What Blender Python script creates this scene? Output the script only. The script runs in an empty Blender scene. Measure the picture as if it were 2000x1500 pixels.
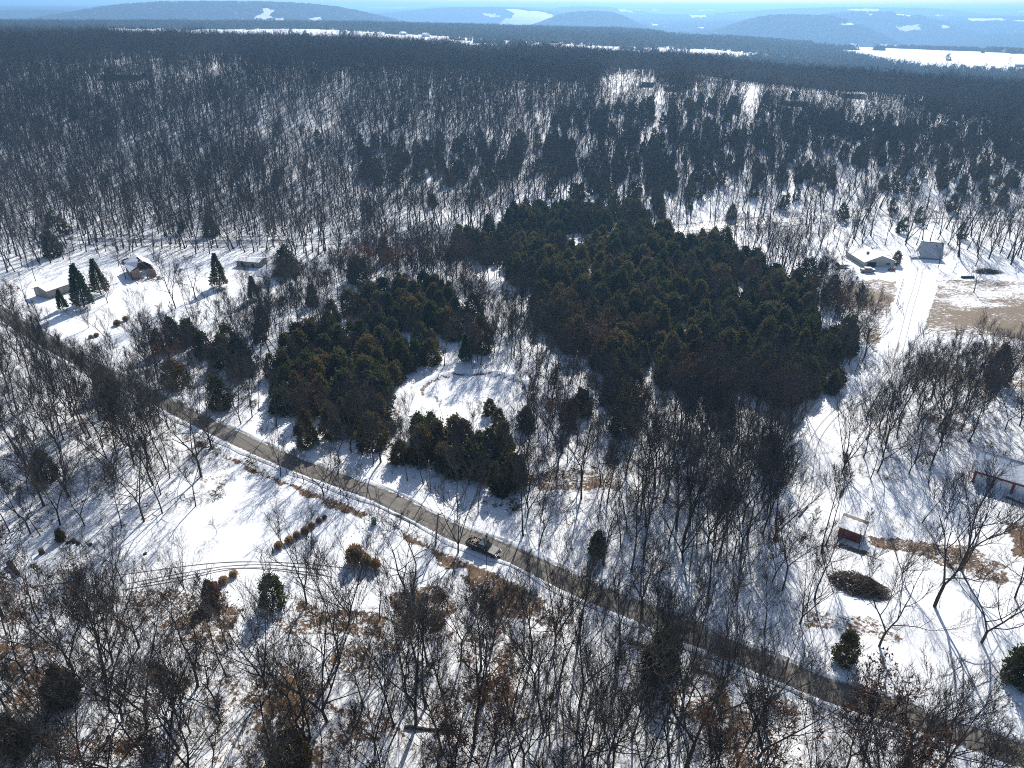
import bpy, bmesh, math, random
import numpy as np
from mathutils import Vector, Matrix, Euler

random.seed(7)
RNG = np.random.default_rng(11)
S = bpy.context.scene
COL = S.collection

# ------------------------------------------------------------------ camera
CAM_H, FPX = 80.0, 1387.0          # drone height (m), focal length for a 2000 px wide frame
PITCH = math.radians(28.0)         # downwards
ROLL = math.radians(0.35)
cam_data = bpy.data.cameras.new('camera')
cam_data.sensor_width = 36.0
cam_data.lens = 36.0 * FPX / 2000.0
cam_data.clip_start, cam_data.clip_end = 1.0, 90000.0
cam = bpy.data.objects.new('camera', cam_data)
COL.objects.link(cam)
cam.location = (0, 0, CAM_H)
RM = (Matrix.Rotation(math.pi / 2 - PITCH, 3, 'X') @ Matrix.Rotation(ROLL, 3, 'Z'))
cam.rotation_euler = RM.to_euler()
S.camera = cam
R3 = np.array(RM)

# ------------------------------------------------------------------ sky and sun
SUN_AZ, SUN_EL = math.radians(13.0), math.radians(35.0)   # azimuth east of the view axis (+Y)
world = bpy.data.worlds.new('World')
S.world = world
world.use_nodes = True
wn = world.node_tree.nodes; wl = world.node_tree.links
wn.clear()
wo = wn.new('ShaderNodeOutputWorld'); wb = wn.new('ShaderNodeBackground'); ws = wn.new('ShaderNodeTexSky')
ws.sky_type = 'NISHITA'; ws.sun_disc = False
ws.sun_elevation = SUN_EL; ws.sun_rotation = SUN_AZ
ws.altitude = 300; ws.air_density = 1.0; ws.dust_density = 1.4; ws.ozone_density = 1.6
wb.inputs['Strength'].default_value = 0.10
wl.new(ws.outputs[0], wb.inputs[0]); wl.new(wb.outputs[0], wo.inputs[0])
sun_data = bpy.data.lights.new('sun', 'SUN')
sun_data.energy = 4.6; sun_data.angle = math.radians(0.5); sun_data.color = (1.0, 0.95, 0.87)
sun = bpy.data.objects.new('sun', sun_data); COL.objects.link(sun)
sd = Vector((math.sin(SUN_AZ) * math.cos(SUN_EL), math.cos(SUN_AZ) * math.cos(SUN_EL), math.sin(SUN_EL)))
sun.rotation_euler = sd.to_track_quat('Z', 'Y').to_euler()
sun.location = (0, 60, 200)
S.view_settings.view_transform = 'Standard'; S.view_settings.look = 'None'
S.view_settings.exposure = 0.5; S.view_settings.gamma = 1.0
S.view_settings.use_curve_mapping = False
HAZE_DENSITY, HAZE_COLOR, HAZE_ANIS = 1.85e-4, (0.31, 0.60, 1.0), 0.4
S.cycles.use_denoising = False
S.cycles.filter_width = 1.05
S.cycles.max_bounces = 4; S.cycles.diffuse_bounces = 2; S.cycles.glossy_bounces = 2
S.cycles.transmission_bounces = 2; S.cycles.volume_bounces = 0; S.cycles.transparent_max_bounces = 4
S.cycles.use_fast_gi = False
S.cycles.sample_clamp_indirect = 4.0

# ------------------------------------------------------------------ projection helpers (layout only)
def ray(px, py):
    d = np.array([(px - 1000.0) / FPX, (750.0 - py) / FPX, -1.0])
    d = R3 @ d
    return d / np.linalg.norm(d)

def project(P):
    P = np.asarray(P, float)
    q = (P - np.array([0, 0, CAM_H])) @ R3
    w = np.maximum(-q[..., 2], 1e-3)
    px = np.where(q[..., 2] < 0, 1000 + FPX * q[..., 0] / w, -99999.0)
    py = np.where(q[..., 2] < 0, 750 - FPX * q[..., 1] / w, -99999.0)
    return px, py

def flat(px, py, z=0.0):
    d = ray(px, py)
    t = (z - CAM_H) / d[2]
    return np.array([d[0] * t, d[1] * t, z])

def _hash(i, j, s):
    h = (i.astype(np.int64) * 374761393 + j.astype(np.int64) * 668265263 + s * 974634777) & 0xffffffff
    h = ((h ^ (h >> 13)) * 1274126177) & 0xffffffff
    h = h ^ (h >> 16)
    return (h & 0xffffff) / float(0xffffff)

def vnoise(x, y, s=0):
    xi, yi = np.floor(x), np.floor(y)
    fx, fy = x - xi, y - yi
    fx = fx * fx * (3 - 2 * fx); fy = fy * fy * (3 - 2 * fy)
    a = _hash(xi, yi, s); b = _hash(xi + 1, yi, s); c = _hash(xi, yi + 1, s); d = _hash(xi + 1, yi + 1, s)
    return (a * (1 - fx) + b * fx) * (1 - fy) + (c * (1 - fx) + d * fx) * fy

def fbm(x, y, s=0, o=4):
    v = 0; a = 0.5; t = 0
    for k in range(o):
        v = v + a * vnoise(x * 2 ** k, y * 2 ** k, s + k * 17); t += a; a *= 0.5
    return v / t

def sm(t):
    t = np.clip(t, 0, 1); return t * t * (3 - 2 * t)

POND = flat(925, 762); POND_R = (11.6, 8.6)
POND2 = flat(962, 572); POND2_R = (10.5, 6.5)

def height(x, y):
    x = np.asarray(x, float); y = np.asarray(y, float)
    u = np.clip(x / np.maximum(y, 30.0), -1.0, 1.0)
    zr = np.interp(u, [-.9, -.6, -.2, .13, .38, .62, .9], [40, 38, 34, 25, 17, 11, 9])
    y1 = np.interp(u, [-.6, .13, .38, .62], [640, 560, 500, 420])
    s = sm((y - 285) / (y1 - 285))
    z = zr * s
    zf = np.interp(u, [-.6, -.2, .13, .38, .64], [28, 25, 10, -22, -25])
    y3 = np.interp(u, [-.6, .13, .38], [1500, 1300, 1150])
    z = z + (zf - zr) * sm((y - y1 - 90) / (y3 - y1 - 90))
    z = z + s * (7.0 * (fbm(x / 95, y / 130, 3, 3) - 0.5)) * (1 - 0.6 * sm((y - 700) / 500))
    d = np.hypot(x, y)
    z = z + 34 * np.exp(-((x - 1500) / 900) ** 2 - ((y - 3050) / 420) ** 2)
    w = sm((d - 2350) / 1500)
    rid = fbm(x / 2300 + 4.3, y / 1500 + 1.7, 41, 3)
    rt = sm((u + .38) / .3)
    cap = (1 - rt) * np.interp(d, [2500, 5000, 9000, 16000, 27000], [30, 62, 88, 100, 112]) + rt * np.interp(d, [2500, 4200, 6500, 10000, 16000, 27000], [-20, -30, 5, 52, 84, 112])
    flo = -60 * (1 - rt) + rt * np.interp(d, [2500, 4000, 8000, 14000], [-70, -155, -150, -110])
    big = sm((fbm(x / 6100, y / 4200, 77, 3) - .30) / .38)
    hill = flo + (cap - flo) * sm((rid - 0.36) / 0.28) * (.62 + .38 * big)
    for gx, gy, sx, sy, top in ((500, 5200, 330, 420, 44), (1600, 4500, 520, 380, 38), (-1500, 4300, 1100, 500, 84), (2500, 5600, 620, 420, 52), (-300, 7600, 900, 500, 62), (3900, 8800, 1500, 600, 80), (900, 9800, 700, 500, 74)):
        g = np.exp(-np.abs((x - gx) / sx) ** 3 - ((y - gy) / sy) ** 2)
        hill = np.maximum(hill, hill * (1 - g) + top * g)
    z = z * (1 - w) + hill * w
    near = 1 - sm((d - 600) / 400)
    z = z + near * (0.7 * (fbm(x / 42, y / 42, 5, 2) - 0.5) + 1.0 * (vnoise(x / 90, y / 90, 9) - .5))
    for c, r, dz in ((POND, POND_R, -0.45), (POND2, POND2_R, -0.35)):
        e = np.sqrt(((x - c[0]) / r[0]) ** 2 + ((y - c[1]) / r[1]) ** 2)
        k = sm((1.35 - e) / 0.3)
        z = z * (1 - k) + k * np.where(e < 1.0, dz, dz + ((1.2 if c is POND else .6) * sm((y - c[1]) / 5) - dz * (1 - sm((y - c[1]) / 5))) * sm((e - 1.0) / 0.13))
    return z

def at(px, py):
    d = ray(px, py); o = np.array([0, 0, CAM_H])
    ts = np.concatenate([np.linspace(40, 800, 500), np.geomspace(801, 25000, 900)])
    P = o + ts[:, None] * d
    dz = P[:, 2] - height(P[:, 0], P[:, 1])
    k = np.argmax(dz < 0) if (dz < 0).any() else len(ts) - 1
    a, b = ts[max(k - 1, 0)], ts[k]
    for _ in range(18):
        m = .5 * (a + b); p = o + m * d
        if p[2] - height(p[0], p[1]) < 0: b = m
        else: a = m
    p = o + b * d
    return np.array([p[0], p[1], float(height(p[0], p[1]))])

def pip(px, py, poly):
    ins = np.zeros(px.shape, bool)
    n = len(poly)
    xs = [p[0] for p in poly]; ys = [p[1] for p in poly]
    box = (px >= min(xs)) & (px <= max(xs)) & (py >= min(ys)) & (py <= max(ys))
    if not box.any(): return ins
    idx = np.nonzero(box)
    x, y = px[idx], py[idx]; r = np.zeros(x.shape, bool)
    for i in range(n):
        x1, y1 = poly[i]; x2, y2 = poly[(i + 1) % n]
        if y1 == y2: continue
        c = ((y1 > y) != (y2 > y)) & (x < (x2 - x1) * (y - y1) / (y2 - y1) + x1)
        r ^= c
    ins[idx] = r
    return ins

def seg_dist(x, y, pts):
    best = np.full(np.shape(x), 1e9)
    for i in range(len(pts) - 1):
        ax, ay = pts[i][0], pts[i][1]; bx, by = pts[i + 1][0], pts[i + 1][1]
        vx, vy = bx - ax, by - ay; L = vx * vx + vy * vy + 1e-9
        t = np.clip(((x - ax) * vx + (y - ay) * vy) / L, 0, 1)
        best = np.minimum(best, np.hypot(x - ax - t * vx, y - ay - t * vy))
    return best

def smooth_line(pts, step=1.5):
    P = np.array([p[:2] for p in pts]); out = []
    for i in range(len(P) - 1):
        p0 = P[max(i - 1, 0)]; p1 = P[i]; p2 = P[i + 1]; p3 = P[min(i + 2, len(P) - 1)]
        n = max(2, int(np.linalg.norm(p2 - p1) / step))
        for k in range(n):
            t = k / n
            out.append(.5 * ((2 * p1) + (-p0 + p2) * t + (2 * p0 - 5 * p1 + 4 * p2 - p3) * t * t + (-p0 + 3 * p1 - 3 * p2 + p3) * t ** 3))
    out.append(P[-1])
    return np.array(out)

# ------------------------------------------------------------------ materials
def mat(name):
    m = bpy.data.materials.new(name); m.use_nodes = True
    nt = m.node_tree; b = nt.nodes['Principled BSDF']
    return m, nt, b

def ramp(nt, fac, stops):
    r = nt.nodes.new('ShaderNodeValToRGB')
    el = r.color_ramp.elements
    while len(el) < len(stops): el.new(0.5)
    for e, (p, c) in zip(el, stops):
        e.position = p; e.color = (*c, 1) if len(c) == 3 else c
    nt.links.new(fac, r.inputs[0]); return r.outputs[0]

def noise(nt, scale, detail=4, rough=.55, vec=None, dist=0.0):
    n = nt.nodes.new('ShaderNodeTexNoise')
    n.inputs['Scale'].default_value = scale; n.inputs['Detail'].default_value = detail
    n.inputs['Roughness'].default_value = rough; n.inputs['Distortion'].default_value = dist
    if vec is not None: nt.links.new(vec, n.inputs['Vector'])
    return n.outputs['Fac']

def objcoord(nt):
    return nt.nodes.new('ShaderNodeTexCoord').outputs['Object']

def geopos(nt):
    return nt.nodes.new('ShaderNodeNewGeometry').outputs['Position']

def attr(nt, name):
    a = nt.nodes.new('ShaderNodeAttribute'); a.attribute_name = name
    return a.outputs['Fac']

def math_(nt, op, a, b=None, c=None, clamp=False):
    n = nt.nodes.new('ShaderNodeMath'); n.operation = op; n.use_clamp = clamp
    for i, v in enumerate((a, b, c)):
        if v is None: continue
        if isinstance(v, (int, float)): n.inputs[i].default_value = v
        else: nt.links.new(v, n.inputs[i])
    return n.outputs[0]

def mixc(nt, f, a, b):
    n = nt.nodes.new('ShaderNodeMix'); n.data_type = 'RGBA'
    if isinstance(f, (int, float)): n.inputs[0].default_value = f
    else: nt.links.new(f, n.inputs[0])
    for i, v in ((6, a), (7, b)):
        if isinstance(v, tuple): n.inputs[i].default_value = (*v, 1)
        else: nt.links.new(v, n.inputs[i])
    return n.outputs[2]

def bump(nt, b, h, strength, dist=1.0):
    n = nt.nodes.new('ShaderNodeBump'); n.inputs['Strength'].default_value = strength
    n.inputs['Distance'].default_value = dist
    nt.links.new(h, n.inputs['Height']); nt.links.new(n.outputs[0], b.inputs['Normal'])

def smoothstep_n(nt, v, lo, hi):
    n = nt.nodes.new('ShaderNodeMapRange'); n.interpolation_type = 'SMOOTHSTEP'
    for i, q in ((0, v), (1, lo), (2, hi)):
        if isinstance(q, (int, float)): n.inputs[i].default_value = q
        else: nt.links.new(q, n.inputs[i])
    return n.outputs[0]

def simple(name, col, rough=.8, var=.25, scale=3.0, metallic=0.0, spec=.3):
    m, nt, b = mat(name)
    f = noise(nt, scale, 5, .6, objcoord(nt))
    c0 = tuple(v * (1 - var) for v in col); c1 = tuple(min(1, v * (1 + var)) for v in col)
    nt.links.new(ramp(nt, f, [(.3, c0), (.7, c1)]), b.inputs['Base Color'])
    b.inputs['Roughness'].default_value = rough; b.inputs['Metallic'].default_value = metallic
    b.inputs['Specular IOR Level'].default_value = spec
    bump(nt, b, f, .2, .05)
    return m

M = {}
SNOW = (.84, .86, .88)
def make_snow_ground():
    m, nt, b = mat('snow_ground')
    P = geopos(nt)
    lit = attr(nt, 'litter'); fld = attr(nt, 'field')
    n_fine = noise(nt, 1.9, 5, .72, P, .6)
    n_mid = noise(nt, .42, 4, .6, P, .4)
    # snow: faint tone drift
    n_big = noise(nt, .05, 4, .55, P)
    snow = ramp(nt, n_big, [(.3, (.78, .80, .83)), (.7, (.87, .885, .9))])
    # litter: threshold of the fine noise moves with the amount of litter
    comb = math_(nt, 'ADD', math_(nt, 'MULTIPLY', n_fine, .62), math_(nt, 'MULTIPLY', n_mid, .38))
    thr = math_(nt, 'SUBTRACT', .70, math_(nt, 'MULTIPLY', lit, .36))
    lm = smoothstep_n(nt, comb, thr, math_(nt, 'ADD', thr, .05))
    n_dot = noise(nt, 4.6, 3, .7, P, 1.2)
    t3 = math_(nt, 'SUBTRACT', .74, math_(nt, 'MULTIPLY', lit, .26))
    lm = math_(nt, 'MAXIMUM', lm, math_(nt, 'MULTIPLY', smoothstep_n(nt, n_dot, t3, math_(nt, 'ADD', t3, .04)), smoothstep_n(nt, lit, .08, .2)))
    n_c = noise(nt, 3.3, 3, .6, P)
    brown = ramp(nt, n_c, [(.3, (.055, .036, .022)), (.5, (.13, .078, .042)), (.7, (.23, .145, .08))])
    col = mixc(nt, lm, snow, brown)
    # field: mown rows with snow lying in streaks
    mp = nt.nodes.new('ShaderNodeMapping'); mp.inputs['Scale'].default_value = (.55, 1.15, 1)
    mp.inputs['Rotation'].default_value = (0, 0, .25)
    nt.links.new(P, mp.inputs['Vector'])
    nf = noise(nt, 1.5, 7, .78, mp.outputs[0], .6)
    thr2 = math_(nt, 'SUBTRACT', .84, math_(nt, 'MULTIPLY', fld, .55))
    fm = smoothstep_n(nt, nf, thr2, math_(nt, 'ADD', thr2, .06))
    grass = ramp(nt, n_c, [(.3, (.085, .060, .040)), (.6, (.20, .145, .09))])
    col = mixc(nt, fm, col, grass)
    nt.links.new(col, b.inputs['Base Color'])
    b.inputs['Roughness'].default_value = .75; b.inputs['Specular IOR Level'].default_value = .25
    h = math_(nt, 'ADD', math_(nt, 'MULTIPLY', n_mid, .6), math_(nt, 'MULTIPLY', n_fine, .35))
    bump(nt, b, h, .55, .35)
    return m

def make_snow(name='snow_cover', sc=1.5, lo=.80, hi=.88, strength=.35):
    m, nt, b = mat(name)
    P = geopos(nt); f = noise(nt, sc, 5, .6, P)
    nt.links.new(ramp(nt, f, [(.3, (lo, lo + .01, lo + .03)), (.7, (hi, hi + .01, hi + .02))]), b.inputs['Base Color'])
    b.inputs['Roughness'].default_value = .7; b.inputs['Specular IOR Level'].default_value = .3
    bump(nt, b, f, strength, .2)
    return m

def make_bark(name, dark, light, scale=2.2):
    m, nt, b = mat(name)
    oi = nt.nodes.new('ShaderNodeObjectInfo')
    f = noise(nt, scale, 4, .7, objcoord(nt))
    c = ramp(nt, f, [(.3, dark), (.75, light)])
    g = ramp(nt, oi.outputs['Random'], [(0, (.62, .62, .66)), (.5, (1, .95, .9)), (1, (1.25, 1.18, 1.08))])
    mx = nt.nodes.new('ShaderNodeMix'); mx.data_type = 'RGBA'; mx.blend_type = 'MULTIPLY'
    mx.inputs[0].default_value = 1
    nt.links.new(c, mx.inputs[6]); nt.links.new(g, mx.inputs[7])
    nt.links.new(mx.outputs[2], b.inputs['Base Color'])
    b.inputs['Roughness'].default_value = .9; b.inputs['Specular IOR Level'].default_value = .15
    return m

def make_foliage(name, cols, rough=.8, trans=.35):
    m, nt, b = mat(name)
    oi = nt.nodes.new('ShaderNodeObjectInfo')
    f = noise(nt, .9, 4, .7, objcoord(nt))
    fac = math_(nt, 'ADD', math_(nt, 'MULTIPLY', f, .7), math_(nt, 'MULTIPLY', oi.outputs['Random'], .45))
    c = ramp(nt, fac, [(.28, cols[0]), (.54, cols[1]), (.86, cols[2])])
    nt.links.new(c, b.inputs['Base Color'])
    b.inputs['Roughness'].default_value = rough; b.inputs['Specular IOR Level'].default_value = .12
    tl = nt.nodes.new('ShaderNodeBsdfTranslucent'); ms = nt.nodes.new('ShaderNodeMixShader'); ms.inputs[0].default_value = trans
    nt.links.new(c, tl.inputs['Color']); nt.links.new(b.outputs[0], ms.inputs[1]); nt.links.new(tl.outputs[0], ms.inputs[2])
    nt.links.new(ms.outputs[0], nt.nodes['Material Output'].inputs['Surface'])
    return m

M['ground'] = make_snow_ground()
M['snow'] = make_snow()
M['roof_snow'] = make_snow('roof_snow', 2.5, .78, .88, .3)
M['bark'] = make_bark('grey_brown_bark', (.028, .024, .022), (.10, .088, .078))
M['twig'] = make_bark('twig_bark', (.036, .033, .031), (.112, .104, .096), 1.0)
M['pale_bark'] = make_bark('pale_bark', (.14, .12, .10), (.30, .27, .24))
M['cedar'] = make_foliage('cedar_foliage', ((.030, .050, .016), (.078, .084, .026), (.165, .118, .042)))
M['pine'] = make_foliage('pine_foliage', ((.020, .045, .012), (.045, .085, .02), (.09, .12, .03)))
M['brush'] = make_foliage('dry_brush', ((.040, .031, .024), (.085, .064, .046), (.15, .105, .07)))
M['olive'] = make_foliage('olive_shrub', ((.022, .026, .010), (.05, .05, .02), (.085, .075, .03)))
M['russet'] = make_foliage('russet_leaves', ((.06, .03, .02), (.12, .06, .035), (.19, .095, .05)))
M['straw'] = make_foliage('straw_grass', ((.22, .14, .07), (.38, .25, .13), (.52, .37, .20)))
M['far_forest'] = None
# ------------------------------------------------------------------ mesh helpers
def link(o, parent=None):
    COL.objects.link(o)
    if parent is not None: o.parent = parent
    return o

def mesh_np(name, V, F, mats, mi=None, smooth=False):
    """V (n,3) floats; F list of (m,k) int arrays."""
    me = bpy.data.meshes.new(name)
    F = [np.asarray(f, np.int32) for f in F if len(f)]
    me.vertices.add(len(V)); me.vertices.foreach_set('co', np.asarray(V, np.float32).ravel())
    nl = sum(f.size for f in F); nf = sum(len(f) for f in F)
    me.loops.add(nl); me.polygons.add(nf)
    me.loops.foreach_set('vertex_index', np.concatenate([f.ravel() for f in F]))
    sizes = np.concatenate([np.full(len(f), f.shape[1], np.int32) for f in F])
    starts = np.concatenate([[0], np.cumsum(sizes)[:-1]]).astype(np.int32)
    me.polygons.foreach_set('loop_start', starts)
    for m in mats: me.materials.append(m)
    if mi is not None: me.polygons.foreach_set('material_index', np.asarray(mi, np.int32))
    if smooth: me.polygons.foreach_set('use_smooth', np.ones(nf, bool))
    me.update(calc_edges=True)
    return me

def tag(o, label=None, cat=None, group=None, kind=None):
    if label: o['label'] = label
    if cat: o['category'] = cat
    if group: o['group'] = group
    if kind: o['kind'] = kind
    return o

def empty(name, loc, rz=0.0, sc=1.0, rx=0.0, ry=0.0):
    o = bpy.data.objects.new(name, None); o.empty_display_size = .5
    o.location = [float(v) for v in loc]; o.rotation_euler = (rx, ry, rz); o.scale = (sc, sc, sc)
    return link(o)

class MB:
    def __init__(s): s.v = []; s.f = []; s.m = []
    def poly(s, pts, mi=0):
        n = len(s.v); s.v += [tuple(map(float, p)) for p in pts]; s.f.append(list(range(n, n + len(pts)))); s.m.append(mi)
    def box(s, c, size, rz=0.0, mi=0, rx=0.0, ry=0.0):
        R = Euler((rx, ry, rz)).to_matrix(); n = len(s.v); c = Vector(c)
        for sx in (-.5, .5):
            for sy in (-.5, .5):
                for sz in (-.5, .5):
                    s.v.append(tuple(c + R @ Vector((sx * size[0], sy * size[1], sz * size[2]))))
        for q in ((0, 1, 3, 2), (4, 6, 7, 5), (0, 4, 5, 1), (2, 3, 7, 6), (0, 2, 6, 4), (1, 5, 7, 3)):
            s.f.append([n + i for i in q]); s.m.append(mi)
    def prism(s, prof, axis_from, axis_to, mi=0):
        """closed profile of 3D offsets swept from one point to another"""
        n = len(s.v); k = len(prof)
        for o in (axis_from, axis_to):
            for p in prof: s.v.append(tuple(Vector(o) + Vector(p)))
        for i in range(k):
            j = (i + 1) % k; s.f.append([n + i, n + j, n + k + j, n + k + i]); s.m.append(mi)
        s.f.append([n + i for i in reversed(range(k))]); s.m.append(mi)
        s.f.append([n + k + i for i in range(k)]); s.m.append(mi)
    def tube(s, pts, rad, sides=6, mi=0, cap=True):
        pts = [Vector(p) for p in pts]; n = len(s.v)
        for i, p in enumerate(pts):
            t = (pts[min(i + 1, len(pts) - 1)] - pts[max(i - 1, 0)]).normalized()
            a = t.cross(Vector((0, 0, 1)) if abs(t.z) < .9 else Vector((1, 0, 0))).normalized(); b = t.cross(a)
            r = float(rad[i] if isinstance(rad, (list, tuple)) else rad)
            for k in range(sides):
                w = 2 * math.pi * k / sides; s.v.append(tuple(p + r * (math.cos(w) * a + math.sin(w) * b)))
        for i in range(len(pts) - 1):
            for k in range(sides):
                j = (k + 1) % sides
                s.f.append([n + i * sides + k, n + i * sides + j, n + (i + 1) * sides + j, n + (i + 1) * sides + k]); s.m.append(mi)
        if cap:
            s.f.append([n + k for k in reversed(range(sides))]); s.m.append(mi)
            e = n + (len(pts) - 1) * sides; s.f.append([e + k for k in range(sides)]); s.m.append(mi)
    def mesh(s, name, mats, smooth=False, bevel=0.0):
        me = bpy.data.meshes.new(name); me.from_pydata(s.v, [], s.f)
        for m in (mats if isinstance(mats, (list, tuple)) else [mats]): me.materials.append(m)
        me.polygons.foreach_set('material_index', np.array(s.m, np.int32))
        bm = bmesh.new(); bm.from_mesh(me)
        bmesh.ops.recalc_face_normals(bm, faces=bm.faces)
        if bevel > 0:
            bmesh.ops.bevel(bm, geom=[e for e in bm.edges if e.calc_face_angle(0) > .5], offset=bevel, segments=2, affect='EDGES')
        bm.to_mesh(me); bm.free()
        if smooth: me.polygons.foreach_set('use_smooth', np.ones(len(me.polygons), bool))
        me.update(); return me
    def build(s, name, mats, parent=None, smooth=False, bevel=0.0):
        o = bpy.data.objects.new(name, s.mesh(name, mats, smooth, bevel)); return link(o, parent)

# ------------------------------------------------------------------ trees
def tubes(branches, sides):
    """branches: list of (P (n,3), R (n,)) with equal n -> V, F(quads)"""
    P = np.array([b[0] for b in branches]); R = np.array([b[1] for b in branches])
    B, N, _ = P.shape
    T = np.empty_like(P); T[:, 1:-1] = P[:, 2:] - P[:, :-2]; T[:, 0] = P[:, 1] - P[:, 0]; T[:, -1] = P[:, -1] - P[:, -2]
    T /= np.linalg.norm(T, axis=2, keepdims=True) + 1e-9
    ref = np.where(np.abs(T[:, :1, 2:3]) < .8, np.array([0, 0, 1.0]), np.array([1.0, 0, 0]))
    A = np.cross(T, ref); A /= np.linalg.norm(A, axis=2, keepdims=True) + 1e-9
    Bn = np.cross(T, A)
    w = np.arange(sides) * 2 * np.pi / sides
    V = P[:, :, None] + R[:, :, None, None] * (np.cos(w)[:, None] * A[:, :, None] + np.sin(w)[:, None] * Bn[:, :, None])
    idx = np.arange(B * N * sides).reshape(B, N, sides)
    nx = np.roll(idx, -1, axis=2)
    F = np.stack([idx[:, :-1], nx[:, :-1], nx[:, 1:], idx[:, 1:]], axis=-1).reshape(-1, 4)
    return V.reshape(-1, 3), F

def slivers(base, tip, width, rng):
    D = tip - base; L = np.linalg.norm(D, axis=1, keepdims=True) + 1e-9
    r = rng.normal(size=D.shape); A = np.cross(D / L, r); A /= np.linalg.norm(A, axis=1, keepdims=True) + 1e-9
    n = len(base)
    V = np.concatenate([base + A * width, base - A * width, tip])
    F = np.stack([np.arange(n), np.arange(n) + n, np.arange(n) + 2 * n], 1)
    return V, F

def combine(parts):
    Vs, Fs, off = [], [], 0
    for V, F in parts:
        if len(V) == 0: continue
        Vs.append(V); Fs.append(F + off); off += len(V)
    return np.concatenate(Vs), Fs

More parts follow.
